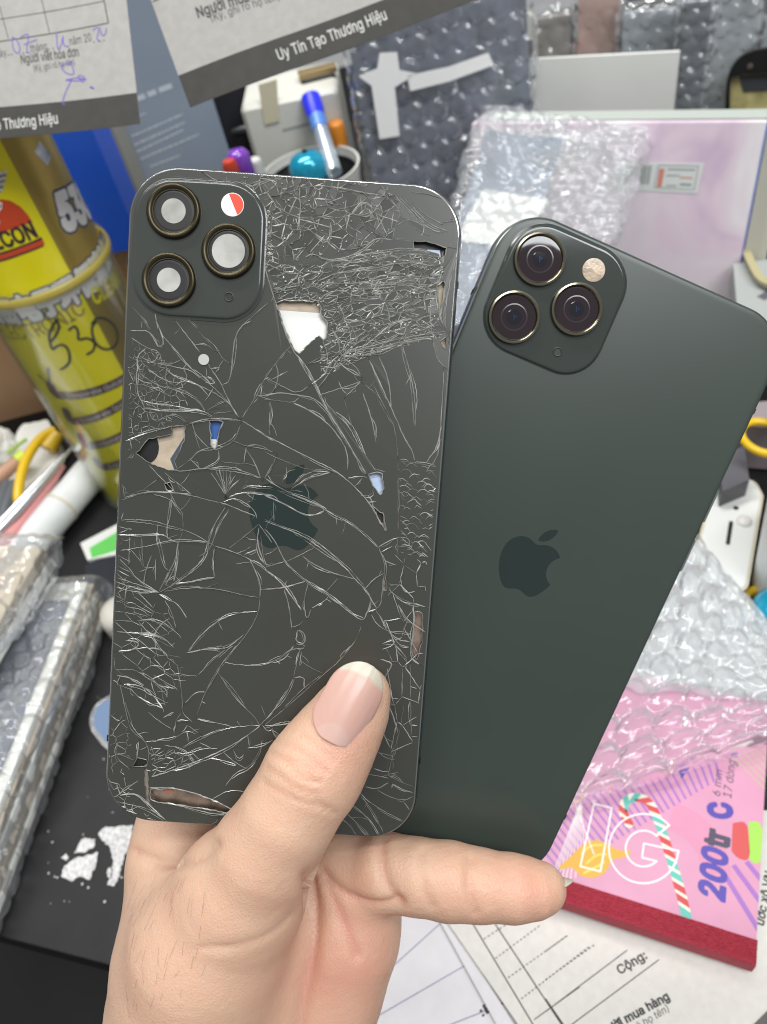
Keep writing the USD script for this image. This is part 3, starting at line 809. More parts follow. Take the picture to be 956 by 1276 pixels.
def surface_nets(F, lo, h):
    """Closed surface of the zero level of a grid of distances."""
    s = F < 0; nx, ny, nz = F.shape; acc = np.zeros((nx - 1, ny - 1, nz - 1, 3), np.float32); cnt = np.zeros((nx - 1, ny - 1, nz - 1), np.float32)
    cor = [(0, 0, 0), (1, 0, 0), (0, 1, 0), (1, 1, 0), (0, 0, 1), (1, 0, 1), (0, 1, 1), (1, 1, 1)]
    g = lambda A, c: A[c[0]:nx - 1 + c[0], c[1]:ny - 1 + c[1], c[2]:nz - 1 + c[2]]
    for a in range(8):
        for b in range(a + 1, 8):
            if sum(abs(i - j) for i, j in zip(cor[a], cor[b])) != 1: continue
            fa, fb = g(F, cor[a]), g(F, cor[b]); x = (fa < 0) != (fb < 0); t = np.where(x, fa / np.where(x, fa - fb, 1), 0)
            for k in range(3): acc[..., k] += np.where(x, cor[a][k] + t * (cor[b][k] - cor[a][k]), 0)
            cnt += x
    on = cnt > 0; idx = np.full(on.shape, -1, np.int64); idx[on] = np.arange(on.sum()); ii = np.argwhere(on)
    v = (ii + acc[on] / cnt[on][:, None]) * h + lo; fs = []
    for ax in range(3):
        sl0 = [slice(1, -1)] * 3; sl1 = [slice(1, -1)] * 3; sl0[ax] = slice(0, -1); sl1[ax] = slice(1, None)
        a, b = s[tuple(sl0)], s[tuple(sl1)]; w = np.argwhere(a != b); up = a[a != b]
        o = [0, 0, 0]; q = w.copy()
        for k in range(3):
            if k != ax: q[:, k] += 1
        u_, v_ = [k for k in range(3) if k != ax]
        def at_(du, dv):
            z = q.copy(); z[:, u_] += du - 1; z[:, v_] += dv - 1; return idx[z[:, 0], z[:, 1], z[:, 2]]
        A, B, C, D = at_(0, 0), at_(1, 0), at_(1, 1), at_(0, 1); flip = up if ax != 1 else ~up
        qd = np.where(flip[:, None], np.c_[A, B, C, D], np.c_[D, C, B, A]); fs.append(qd)
    f = np.vstack(fs); f = f[(f >= 0).all(1)]; return trimesh.Trimesh(v, np.vstack([f[:, [0, 1, 2]], f[:, [0, 2, 3]]]), process=False)
HSTEP = .8
lo = V([-78., -190, -248]); hi = V([48., -8, -160]); n_ = np.ceil((hi - lo) / HSTEP).astype(int)
def grid_eval(fn, lo, n, h):
    """Coarse pass first, then only the cells near the surface."""
    nc = -(-n // 4) + 1; c = np.stack(np.meshgrid(*[lo[k] + 4 * h * np.arange(nc[k]) for k in range(3)], indexing='ij'), -1).reshape(-1, 3)
    D = fn(c).reshape(nc); from scipy.ndimage import zoom, minimum_filter
    full = np.repeat(np.repeat(np.repeat(D, 4, 0), 4, 1), 4, 2)[:n[0], :n[1], :n[2]].astype(np.float32)
    near = np.abs(full) < 4 * h * 2.2; ix = np.argwhere(near); pts = lo + ix * h; out = np.empty(len(pts), np.float32)
    for i in range(0, len(pts), 200000): out[i:i + 200000] = fn(pts[i:i + 200000])
    full[near] = out; return full
F = grid_eval(hand_sdf, lo, n_, HSTEP); hm = surface_nets(F, lo, HSTEP)
trimesh.smoothing.filter_taubin(hm, .5, .53, 6)
# the skin gives way where it presses on the phones
def press(v, P, w, h, front, lo_, hi_):
    q = (cw(v) - P.O); x, y, z = q @ P.ex, q @ P.ey, q @ P.n
    return x, y, z
hv = np.array(hm.vertices); x, y, z = press(hv, PA, 0, 0, 0, 0, 0)
inA = (np.abs(x) < WA / 2 + .3) & (np.abs(y) < HA / 2 + .3)
fr = inA & (z > -4) & (z < .35); hv[fr] += ((.35 - z[fr])[:, None] * (PA.n @ RC)) * 1.0
bk = inA & (z <= -4) & (z > -8.3); hv[bk] -= ((z[bk] + 8.3)[:, None] * (PA.n @ RC))
x, y, z = press(hv, PB, 0, 0, 0, 0, 0); inB = (np.abs(x) < WB / 2 + .3) & (np.abs(y) < HB / 2 + .3)
fr = inB & (z > -4) & (z < .3); hv[fr] += ((.3 - z[fr])[:, None] * (PB.n @ RC)); bk = inB & (z <= -4) & (z > -8.3); hv[bk] -= ((z[bk] + 8.3)[:, None] * (PB.n @ RC))
hm.vertices = hv
# folds and creases: found where they are seen, cut along the skin's own normal
nrm = np.array(hm.vertex_normals); hv = np.array(hm.vertices); pix = np.c_[478 + 956 * hv[:, 0] / -hv[:, 2], 638 - 956 * hv[:, 1] / -hv[:, 2]]; facing = (nrm * -hv).sum(1) > 0
def line_d(pix, pts):
    p = smoothline(V([q[:2] for q in pts], float), 2); d = np.full(len(pix), 1e9)
    for a, b in zip(p[:-1], p[1:]):
        ab = b - a; t = np.clip(((pix - a) @ ab) / (ab @ ab), 0, 1); d = np.minimum(d, np.hypot(*(pix - a - t[:, None] * ab).T))
    return d
sel = np.nonzero(facing & (pix[:, 1] < 1330))[0]; dep = np.zeros(len(hv)); thumb_side = chain(hv[sel], THUMB, 3.5) - chain(hv[sel], PINKY, 2.2)
for L, a in CREASES: dep[sel] += a * np.exp(-(line_d(pix[sel], L) / (5.5 + 3 * a))**2) + .35 * a * np.exp(-(line_d(pix[sel], L) / 3.2)**2)
for L, a in KNUCKLE: dep[sel] += 1.0 * a * np.exp(-(line_d(pix[sel], L) / 3.2)**2)
dep[sel] -= .5 * np.exp(-(np.hypot(pix[sel, 0] - 368, pix[sel, 1] - 962) / 26)**2)
wr = fbm(hv * [.35, .9, .9] + 3, 3, 4) - .5
hm.vertices = hv - nrm * (dep + .2 * wr)[:, None]
flush = np.zeros(len(hv))
for (px_, py_, rad, k) in ((440, 930, 55, .55), (670, 1108, 42, .6), (600, 1105, 50, .35), (440, 1200, 70, .5), (400, 1260, 80, .4), (430, 1110, 40, .35), (380, 960, 35, .25)): flush += k * np.exp(-(np.hypot(pix[:, 0] - px_, pix[:, 1] - py_) / rad)**2)
for L, a in CREASES[:3] + CREASES[6:7]: flush += .22 * np.exp(-(line_d(pix, L) / 6)**2)
M_skin = usdkit.material(stage, '/World/Looks/skin', {'g': ('texture_coordinate', {}), 'a': ('attribute', {'attribute': 'flush'}), 'n': ('noise_texture', {'scale': 90., 'detail': 5.}), 'n2': ('noise_texture', {'scale': 650., 'detail': 3.}),
    's': ('math', {'math_type': 'multiply_add', 'value2': .85, 'value3': -.34}), 's2': ('math', {'math_type': 'add', 'use_clamp': True}), 'r': ('rgb_ramp', {'ramp': [(0., (.60, .395, .28)), (.45, (.60, .36, .255)), (1., (.57, .27, .20))]}),
    'mp': ('mapping', {'mapping_type': 'point', 'rotation': (0.3, .2, .9), 'scale': (1500., 420., 900.)}), 'w': ('noise_texture', {'scale': 1., 'detail': 4., 'distortion': .6}), 'v': ('voronoi_texture', {'scale': 1250., 'feature': 'distance_to_edge'}),
    'h': ('math', {'math_type': 'multiply_add', 'value2': .35}), 'h2': ('math', {'math_type': 'multiply_add', 'value2': .7}), 'b': ('bump', {'strength': .42, 'distance': .00035}),
    'p': ('principled_bsdf', {'roughness': .45, 'specular_ior_level': .45, 'subsurface_weight': .35, 'subsurface_radius': (1., .35, .2), 'subsurface_scale': .0018})},
    [('g.object', 'n.vector'), ('g.object', 'n2.vector'), ('g.object', 'mp.vector'), ('mp.vector', 'w.vector'), ('g.object', 'v.vector'), ('n.fac', 's.value1'), ('s.value', 's2.value1'), ('a.fac', 's2.value2'), ('s2.value', 'r.fac'), ('r.color', 'p.base_color'),
     ('n2.fac', 'h.value1'), ('v.distance', 'h.value3'), ('w.fac', 'h2.value1'), ('h.value', 'h2.value3'), ('h2.value', 'b.height'), ('b.normal', 'p.normal')], surface='p.BSDF')
hd = thing('person_hand', 'left hand gripping both phones, long thumbnail on the cracked glass, little finger stretched below', 'hand', cw(V([cj(250, 1276, 205)]))[0])
obj('skin', trimesh.Trimesh(cw(np.array(hm.vertices)), hm.faces, process=False), M_skin, hd, smooth=True, var=flush)
M_nail = usdkit.material(stage, '/World/Looks/nail', {'a': ('attribute', {'attribute': 'flush'}), 'r': ('rgb_ramp', {'ramp': [(.2, (.59, .365, .305)), (.42, (.58, .335, .275)), (.5, (.58, .33, .27)), (.62, (.58, .36, .28)), (.8, (.52, .43, .33)), (1., (.53, .475, .37))]}),
    'p': ('principled_bsdf', {'roughness': .34, 'specular_ior_level': .45, 'coat_weight': .08, 'coat_roughness': .15, 'subsurface_weight': .25, 'subsurface_radius': (1., .4, .25), 'subsurface_scale': .001})}, [('a.fac', 'r.fac'), ('r.color', 'p.base_color')], surface='p.BSDF')
def nail(base, tip, toward, L, w, r, lunula):
    """Curved plate on the finger end: base and tip in camera mm, 'toward' the way the nail faces."""
    ey = unit(tip - base); n = unit(toward - (toward @ ey) * ey); ex = np.cross(ey, n); nu, nv = 33, 61; top, var = [], []
    ss = lambda x, a, b: (lambda t: t * t * (3 - 2 * t))(min(max((x - a) / (b - a), 0), 1))
    for j in range(nv):
        v = j / (nv - 1)
        hw = w / 2 * math.sqrt(max(1 - max(.30 - v, 0)**2 / .096, .02)) * (1 if v < .62 else math.sqrt(max(1 - ((v - .62) / .383)**2, 0))) * (1 - .06 * v)
        for i in range(nu):
            u = -1 + 2 * i / (nu - 1); x = u * hw; zc = -(r - math.sqrt(max(r * r - x * x, 0))); yy = v * L
            z = zc + .5 * math.sin(math.pi * min(v * .9 + .05, 1)) - 2.4 * max(v - .6, 0)**2 + .05 * noise(V([[x * 1.4, yy * .12, 1.]]), 5)[0]
            top.append(base + ex * x + ey * yy + n * z)
            lun = 1 - ss(math.hypot(x / (w * .33), yy / (L * .24)), .85, 1.0); free = ss(v, .825 - .07 * u * u + .01 * math.sin(9 * u), .885 - .07 * u * u + .01 * math.sin(9 * u))
            var.append(free if free > .02 else (-.0 + .0 if not lunula else 0) - .6 * lun)
    top = np.array(top); bot = top - n * .4; N = nu * nv; f = []
    for j in range(nv - 1):
        for i in range(nu - 1):
            a = j * nu + i; f += [(a, a + 1, a + nu + 1), (a, a + nu + 1, a + nu), (N + a, N + a + nu + 1, N + a + 1), (N + a, N + a + nu, N + a + nu + 1)]
    ed = [j * nu for j in range(nv)] + [(nv - 1) * nu + i for i in range(1, nu)] + [j * nu + nu - 1 for j in range(nv - 2, -1, -1)] + [i for i in range(nu - 2, 0, -1)]
    for a, b in zip(ed, ed[1:] + ed[:1]): f += [(a, b, b + N), (a, b + N, a + N)]
    v = np.vstack([top, bot]); return trimesh.Trimesh(cw(v), f, process=False), np.r_[var, var]
nm, nvv = nail(cj(411, 925, 167.0), cj(459, 834, 170.8), V([.05, -.02, 1.]), 18.8, 13.2, 8.6, True)
obj('nail', nm, M_nail, hd, smooth=True, var=.5 + .5 * nvv, label='long pink thumbnail with pale free edge')
nm, nvv = nail(cj(668, 1095, 198.6), cj(713, 1095, 198), V([.1, .85, -.5]), 9.4, 10.0, 5.6, False)
obj('nail', nm, M_nail, hd, smooth=True, var=nvv * 0 + .97)
r_ = np.random.default_rng(3); hp, hc = [], []
cand = sel[(pix[sel, 0] > 158) & (pix[sel, 0] < 262) & (pix[sel, 1] > 1105) & (pix[sel, 1] < 1262) & ((nrm[sel] * -hv[sel]).sum(1) > 25)]; fv = np.array(hm.vertices)
for k in r_.choice(cand, 55, replace=False):
    d = unit(V([r_.normal(.28, .22), 1.0, 0])); d = unit(d - (d @ nrm[k]) * nrm[k] * .8); L = r_.uniform(2.0, 4.6); q = [fv[k] + d * L * t + nrm[k] * (.1 + .9 * t * (1 - .5 * t)) * .5 for t in np.linspace(0, 1, 5)]; hp += q; hc.append(5)
hb = UsdGeom.BasisCurves.Define(stage, hd + '/fine_hair'); hb.CreateTypeAttr('linear'); hb.CreatePointsAttr(Vt.Vec3fArray.FromNumpy(((cw(np.array(hp)) - BASE[hd]) * .001).astype(np.float32))); hb.CreateCurveVertexCountsAttr(hc); hb.CreateWidthsAttr([.00004]); hb.SetWidthsInterpolation('constant')
UsdShade.MaterialBindingAPI.Apply(hb.GetPrim()).Bind(mat('hair_brown', (.20, .12, .08), .5)); meta(hb.GetPrim(), kind='stuff')

# ---------------------------------------------------------------- papers and the notebook in front
Z3 = lambda x, y: (680 + x / 3.395, 900 + y / 3.395)         # reading marks off an enlarged view
M_paper = mat('paper_white', (.62, .61, .57), .75, vary=.04, scale=300, bump=.1)
M_paper_lined = mat('paper_lined', (.61, .60, .62), .6, vary=.03, scale=120)
M_ink = mat('ink_black', (.03, .03, .03), .6); M_inkline = mat('ink_violet', (.17, .14, .30), .6); M_inkpen = mat('ink_pen', (.10, .07, .38), .5)
def quad_on(pl, pts): return Polygon(pl.uv(pts))
def sheet(name, pl, pts, th, mt, label, cat, group=None, r=0):
    base = pl.w([[*pl.uv(pts).mean(0), 0]])[0]; t = thing(name, label, cat, base, group); obj('paper', pl.put(extr(quad_on(pl, pts), -th, 0)), mt, t); return t
def prints(t, pl, parts, mt, n='print', z=.06):
    for q in ([unary_union(parts)] if n != 'print' else parts): obj(n, pl.put(flat(q, z)), mt, t)

lp = level(4.0)
t = sheet('lined_notepad', lp, [(380, 1090), (560, 1090), (700, 1330), (520, 1420), (330, 1420)], 3.6, M_paper_lined, 'white ruled writing pad lying under the little finger beside the palm', 'notepad')
ls = []
for k in range(-1, 7):
    ls.append(stroke(lp.uv([(490 - 8 * k - 40, 1207 + 43 * k + 33), (552 + 36 * k + 30, 1149 + 60 * k - 28)]), .35))
prints(t, lp, ls, M_inkline, 'rule')
prints(t, lp, [text_on(lp, ':E1.', (600, 1268), (632, 1247), 3.2, 2)], M_ink, 'print')
rp = level(9.0)
t = sheet('receipt_pad', rp, [(536, 1118), (700, 1010), (1010, 1010), (1040, 1300), (760, 1420), (690, 1340)], 3.5, M_paper, 'pale receipt pad with a printed table under the pink notebook', 'receipt')
S = lambda a, b, w=.35: stroke(rp.uv([a, b]), w)
P4 = lambda x, y: (440 + x / 3.414, 1000 + y / 3.414)
ls = [S(P4(500, 500), P4(850, 1085), .5), S(P4(590, 495), P4(960, 1055), .5), S(P4(770, 925), P4(965, 785)), S(Z3(0, 1085 + 140), Z3(345, 965)), S(Z3(110, 1280), Z3(480, 1005)), S(Z3(0, 1170), Z3(110, 1330), .5)]
def dashes(a, b):
    a, b = V(a), V(b); n = int(np.linalg.norm(b - a) / 5.2)
    return [S(a + (b - a) * i / n, a + (b - a) * (i + .55) / n, .38) for i in range(n)]
ls += dashes(P4(556, 582), P4(690, 495)) + dashes(P4(606, 664), P4(800, 520)) + dashes(P4(660, 746), P4(920, 562)) + dashes(P4(716, 836), P4(1010, 610)) + dashes(Z3(0, 1090), Z3(212, 938)) + dashes(Z3(0, 970), Z3(95, 900))
prints(t, rp, ls, M_ink, 'table_rule')
prints(t, rp, [text_on(rp, 'Cộng:', Z3(312, 1070), Z3(432, 998), 3.0, 2), text_on(rp, 'Người mua hàng', Z3(215, 1345), Z3(528, 1172), 2.7, 3), text_on(rp, '(Ký, ghi rõ họ tên)', Z3(250, 1392), Z3(524, 1222), 2.3, 0, slant=.15),
               text_on(rp, 'ước xô VN', Z3(922, 868), Z3(962, 640), 3.0, 2)], M_ink, 'print')
ft = thing('dark_strip', 'dark grey printed strip at the lower right corner of the receipt pad', 'strip', rp.w([[*rp.uv([(950, 1270)])[0], 0]])[0])
obj('paper', rp.put(extr(Polygon(rp.uv([Z3(860, 1300), Z3(960, 1200), (1010, 1260), (1000, 1330), (930, 1330)])), .05, .3)), mat('strip_grey', (.09, .085, .08), .6), ft)
gp = thing('white_page_edge', 'curled white page margin between the ruled pad and the receipt pad', 'page', onz(610, 1220, 7)); pp = level(6.2)
obj('paper', pp.put(extr(Polygon(pp.uv([(545, 1142), (557, 1142), (680, 1340), (648, 1330)])), -.3, .3)), M_paper_lined, gp)

ZB, TB = 22.0, 10.5                            # notebook
FR, FLd = onz(941, 1204, ZB), onz(680, 1135, ZB); BX = unit(FR - FLd); BY = unit(np.cross([0, 0, 1.], BX)); _t = unit(onz(955.4, 1059, ZB) - FR); BY = unit(.4 * BY + .6 * _t); BX = np.cross(BY, [0, 0, 1.]); NB = Plane(FR, BX, BY)
nb = thing('pink_notebook', 'pocket notebook with pink candy cover and red cloth spine', 'notebook', FR)
M_cover = mat('cover_pink', (.55, .26, .38), .38, vary=.05, scale=60, coat=.04); M_cloth = None
M_cloth = usdkit.material(stage, '/World/Looks/red_cloth', {'g': ('texture_coordinate', {}), 'mp': ('mapping', {'rotation': (0, 0, -math.atan2(BX[1], BX[0])), 'scale': (700., 5200., 3000.)}), 'n': ('noise_texture', {'scale': 1., 'detail': 3.}), 'r': ('rgb_ramp', {'ramp': [(.3, (.30, .012, .03)), (.7, (.62, .06, .10))]}), 'b': ('bump', {'strength': .9, 'distance': .001}), 'p': ('principled_bsdf', {'roughness': .6})},
    [('g.object', 'mp.vector'), ('mp.vector', 'n.vector'), ('n.fac', 'r.fac'), ('r.color', 'p.base_color'), ('n.fac', 'b.height'), ('b.normal', 'p.normal')], surface='p.BSDF')
LN, DN = 150.0, 112.0
def bslab(x0, x1, y0, y1, z0, z1, r=.0): return NB.put(trimesh.creation.box([x1 - x0, y1 - y0, z1 - z0], trimesh.transformations.translation_matrix([(x0 + x1) / 2, (y0 + y1) / 2, (z0 + z1) / 2])))
obj('page_block', bslab(-LN + .8, -.8, 1.5, DN - 1, -TB + .6, -.6), M_paper, nb)
obj('cover', bslab(-LN, 0, 4, DN, -.6, 0), M_cover, nb); obj('cover', bslab(-LN, 0, 4, DN, -TB, -TB + .6), M_cover, nb)
sp0 = NB.uv([(943.6, 1172.5)])[0][1]; prof = [(sp0, .12), (sp0, .3)] ; ys = [(sp0, .22)]
nrow = 7; pr = []
for k in range(nrow * 6 + 1):
    y = sp0 - (sp0 - 1.2) * k / (nrow * 6); pr.append((y, .40 + .30 * math.cos(2 * math.pi * k / 6)))
pr += [(.4, .1), (.0, -.6), (-.15, -3), (-.15, -TB + 1.5), (.3, -TB), (6, -TB - .1), (6, -TB + .1), (.9, -TB + .5), (.7, -3), (1.2, -.3), (sp0, .02)]
nx = 40; xs = np.linspace(-LN - .2, .35, nx); rr_ = np.random.default_rng(2)
rings = [NB.w(np.c_[np.full(len(pr), x), V(pr) + np.c_[.10 * noise(np.c_[np.full(len(pr), x * .25), V(pr)[:, 0] * .5, np.zeros(len(pr))], 3)[:, None], .12 * noise(np.c_[np.full(len(pr), x * .5), V(pr)[:, 0] * .8, np.ones(len(pr))], 5)[:, None]]]) for x in xs]
obj('cloth_spine', loft(rings), M_cloth, nb, smooth=40)
cov = Polygon([(-LN, sp0 + .1), (0, sp0 + .1), (0, DN), (-LN, DN)])
U = lambda *p: NB.uv([Z3(*q) for q in p])
def art(n, shapes, mt, z): g = unary_union(shapes).intersection(cov); obj(n, NB.put(flat(g, z)), mt, nb)
mp_ = lambda n, c: mat('print_' + n, c, .4)
art('print_stripes', [stroke(U((145 + t * 575, 312 - t * 142), (292 + t * 445, 505 - t * 265)), .95) for t in np.linspace(-.5, 1, 29)], mp_('violet', (.30, .13, .42)), .03)
art('print_stripes', [stroke(U(a, b), 2.0) for a, b in (((755, 640), (905, 885)), ((795, 605), (960, 830)), ((850, 590), (975, 745)))], mp_('violet', 0), .03)
art('print_stripes', [stroke(U((812 + 26 * k, 135 - 6 * k), (1010 + 26 * k, 330 - 6 * k)), .55) for k in range(-1, 8)], mp_('olive', (.42, .42, .22)), .03)
arcs = []
for R_ in range(215, 325, 12):
    a = np.radians(np.linspace(-74, -2, 24)); arcs.append(stroke(U(*[(455 + R_ * math.cos(t), 655 + R_ * math.sin(t)) for t in a]), .3))
art('print_arcs', arcs, mp_('rose', (.62, .16, .28)), .035)
art('print_rays', [stroke(U((150, 330), (60 + 22 * k, 700 - 14 * k)), .35) for k in range(-3, 6)], mp_('pale', (.72, .66, .66)), .035)
art('print_mark', [Polygon(U((562, 205), (612, 190), (575, 240))), Polygon(U((785, 135), (812, 128), (812, 150), (790, 150)))], mp_('indigo', (.07, .05, .32)), .04)
cp = smoothline(U((352, 428), (330, 390), (330, 345), (360, 318), (405, 318), (445, 345), (470, 400), (500, 480), (528, 570), (555, 660), (580, 750), (602, 850)), 3)
cane = stroke(cp, 3.9, 'round'); art('print_cane', [cane], mp_('cream', (.72, .66, .55)), .05)
Lc = LineString(cp); L_ = Lc.length; red_, teal = [], []
for k in range(16):
    s = L_ * (k + .2) / 15; a, b = V(Lc.interpolate(min(s, L_)).coords[0]), V(Lc.interpolate(min(s + .5, L_)).coords[0]); d = unit(b - a) if np.linalg.norm(b - a) > 0 else V([0, -1]); nn = V([-d[1], d[0]])
    w = L_ / 15 * .34; q = [a - d * w - nn * 3 - d * 2.4, a + d * w - nn * 3 - d * 2.4, a + d * w + nn * 3 + d * 2.4, a - d * w + nn * 3 + d * 2.4]; (red_ if (k // 2) % 2 == 0 else teal).append(Polygon(q).intersection(cane))
art('print_cane', red_, mp_('red', (.50, .05, .05)), .06); art('print_cane', teal, mp_('teal', (.10, .42, .36)), .06)
art('print_sweet', [Polygon(smoothline(U((55, 610), (100, 575), (130, 540), (190, 495), (250, 505), (280, 530), (320, 545), (360, 540), (362, 560), (320, 575), (280, 580), (255, 640), (200, 662), (140, 650), (115, 610), (70, 625)), 2)).buffer(0)], mp_('amber', (.62, .34, .03)), .05)
art('print_sweet', [stroke(smoothline(U(*q)), .8) for q in (((150, 560), (190, 520), (240, 520)), ((170, 600), (215, 560), (260, 560)), ((160, 640), (220, 610), (250, 590)))], mp_('gold', (.78, .55, .10)), .06)
art('print_jelly', [Polygon(smoothline(U((795, 430), (850, 420), (858, 500), (862, 585), (815, 575), (790, 545)), 2)).buffer(.3)], mp_('jelly_red', (.52, .07, .07)), .05)
art('print_jelly', [Polygon(smoothline(U((862, 425), (905, 420), (918, 480), (915, 585), (885, 598), (866, 580)), 2)).buffer(.3)], mp_('jelly_green', (.30, .56, .08)), .05)
I_ = U((205, 345), (280, 363), (232, 632), (147, 610), (205, 345))
ang = lambda c, r, a0, a1, n=40: [(c[0] + r * math.cos(math.radians(a)), c[1] + r * math.sin(math.radians(a))) for a in np.linspace(a0, a1, n)]
G_ = [(519, 440)] + ang((415, 535), 147, -42, -355) + [(564, 545), (416, 513), (408, 573), (470, 588)] + ang((415, 535), 76, 45, 315) + [(519, 440)]
art('print_letters', [stroke(I_, .62), stroke(U(*G_), .62), stroke(U((120, 330), (205, 560)), .4)], mat('print_white', (.80, .76, .74), .4), .07)
art('print_text', [text_on(NB, '200', Z3(752, 775), Z3(768, 548), 9.0, 4, slant=.1), text_on(NB, 'C', Z3(792, 418), Z3(778, 340), 8.6, 5)], mp_('indigo', 0), .07)
art('print_text', [text_on(NB, 'tr', Z3(770, 545), Z3(778, 470), 9.0, 4), text_on(NB, '6 mm', Z3(738, 320), Z3(750, 208), 3.2, 0, slant=.1), text_on(NB, '17 dòng', Z3(785, 328), Z3(805, 168), 3.4, 0, slant=.1)], mp_('charcoal', (.06, .05, .09)), .07)
0 and obj('grey_slip', NB.put(extr(Polygon(U((-40, 870), (20, 880), (110, 920), (60, 925))), -TB - .8, -TB - .4)), mat('slip_grey', (.35, .36, .36), .5), nb)

# ---------------------------------------------------------------- receipts hanging in at the top
def corner(x, y, d): return at(x, y, d)
def hanging(name, label, c0, c1, down, w0, title, extra):
    """A receipt whose printed foot is seen: c0, c1 ends of its lower edge, 'down' a point up its side."""
    ex = c1 - c0; pl = Plane(c0, ex, down - c0); return pl
M_rec = mat('receipt_paper', (.33, .32, .30), .8, vary=.06, scale=260, bump=.15); M_foot = mat('receipt_foot', (.028, .027, .023), .7, vary=.15, scale=200); M_foottext = mat('foot_text', (.48, .48, .46), .7)
def receipt(label, ca, cb, up, W, Hh, foot, drawfn, bend):
    pl = Plane(ca, cb - ca, up - ca); t = thing('hanging_receipt', label, 'receipt', ca, None)
    def curve(m):
        m = m.copy(); v = m.vertices.copy(); v[:, 2] += bend * ((v[:, 1] / 60)**2) + .8 * np.sin(v[:, 0] / 17) ; m.vertices = pl.w(v); return m
    g = np.meshgrid(np.linspace(0, W, 40), np.linspace(0, Hh, 40), indexing='ij'); n = 40
    def grid(x0, x1, y0, y1, z0, z1, nx=40, ny=24):
        x, y = np.meshgrid(np.linspace(x0, x1, nx), np.linspace(y0, y1, ny), indexing='ij'); N = nx * ny; v = np.vstack([np.c_[x.ravel(), y.ravel(), np.full(N, z1)], np.c_[x.ravel(), y.ravel(), np.full(N, z0)]])
        i = (np.arange(nx - 1)[:, None] * ny + np.arange(ny - 1)).ravel(); f = np.vstack([np.c_[i, i + ny, i + ny + 1], np.c_[i, i + ny + 1, i + 1]]); f = np.vstack([f, f[:, ::-1] + N]); return trimesh.Trimesh(v, f, process=False)
    obj('paper', curve(grid(0, W, 0, Hh, -.12, 0)), M_rec, t, smooth=True); obj('dark_foot', curve(grid(0, W, 0, foot, .04, .06)), M_foot, t, smooth=True)
    for n_, mt, shapes, z in [(a, b, [q], d) for a, b, c, d in drawfn(pl) for q in (c if a == 'print' else [unary_union(c)])]:
        m = flat(unary_union(shapes), z); m = m.subdivide_to_size(6.0) if hasattr(m, 'subdivide_to_size') else m; obj(n_, curve(m), mt, t)
ca, cb = at(237, 134, 342.), at(640, -16, 338.)
upv = at(187, 0, 336.)
def d1(pl):
    A = lambda *q: pl.uv(q)
    return [('foot_text', M_foottext, [text_on(pl, 'Uy Tín Tạo Thương Hiệu', (347, 76), (483, 23), 4.6, 1)], .12),
            ('print', M_ink, [text_on(pl, 'Người mua hàng', (246, 23), (345, -10), 4.2, 2), text_on(pl, '(Ký, ghi rõ họ tên)', (263, 28), (349, -1), 3.2, 0)], .06), ('table_rule', M_ink, [stroke(A((190, 1), (420, -95)), .5)], .06)]
receipt('hanging receipt at top centre whose dark foot carries white lettering', ca, cb, upv, 146, 84, 14.2, d1, -1.0)
ca, cb = at(-120, 186, 336.), at(175, 154, 333.); upv = at(-160, 40, 332.)
Z0 = lambda x, y: (x / 5.311, y / 5.311)
def d2(pl):
    A = lambda *q: pl.uv([Z0(*p) for p in q]); H_ = lambda q, w=.42: stroke(smoothline(A(*q), 2), w, 'round')
    tab = [stroke(A((-400, 345), (712, 143)), .45), stroke(A((0, 122), (680, -5)), .3), stroke(A((665, -90), (712, 143)), .45), stroke(A((262, -30), (320, 208)), .3), stroke(A((-10, 30), (52, 250)), .3), stroke(A((-300, 178), (0, 122)), .3)]
    txt = [text_on(pl, 'Ngày', Z0(-55, 388), Z0(45, 368), 3.2, 0), text_on(pl, 'tháng', Z0(198, 340), Z0(306, 320), 3.2, 0), text_on(pl, 'năm 20', Z0(455, 292), Z0(602, 262), 3.4, 0), text_on(pl, 'Người viết hóa đơn', Z0(135, 418), Z0(517, 362), 3.7, 1), text_on(pl, '(Ký, ghi rõ họ tên)', Z0(218, 470), Z0(490, 420), 2.6, 0)]
    txt += [Point(*A((x, y))[0]).buffer(.3) for x, y in ((55, 362), (75, 358), (150, 347), (172, 344), (315, 318), (345, 312), (445, 298), (615, 270), (648, 264), (682, 259))]
    pen = [H_([(80, 240), (78, 300), (100, 350), (130, 345), (125, 290), (95, 245), (78, 245)]), H_([(135, 238), (185, 210), (180, 270), (170, 330), (195, 350)]), H_([(155, 290), (235, 255)]), H_([(365, 205), (370, 260), (375, 325), (400, 290), (410, 210), (410, 290), (440, 300)]),
           H_([(610, 190), (640, 165), (650, 200), (630, 250), (660, 265)]), H_([(655, 170), (665, 225), (690, 230), (700, 180)]), H_([(470, 405), (420, 415), (395, 435), (430, 480), (490, 492), (470, 420), (450, 412)]), H_([(432, 522), (500, 505), (565, 520)]), H_([(432, 525), (520, 530), (565, 505), (500, 485), (540, 545), (560, 515)]), H_([(470, 520), (430, 600), (405, 680), (425, 685)]), H_([(595, 570), (612, 578)], .9)]
    return [('foot_text', M_foottext, [text_on(pl, 'Uy Tín Tạo Thương Hiệu', Z0(-285, 900), Z0(382, 812), 4.4, 1)], .12), ('table_rule', M_ink, tab, .06), ('print', M_ink, txt, .07), ('handwriting', M_inkpen, pen, .09)]
receipt('hanging receipt at top left with blue handwritten date and signature', ca, cb, upv, 1.0 * np.linalg.norm(cb - ca), 84, 13, d2, -1.0)

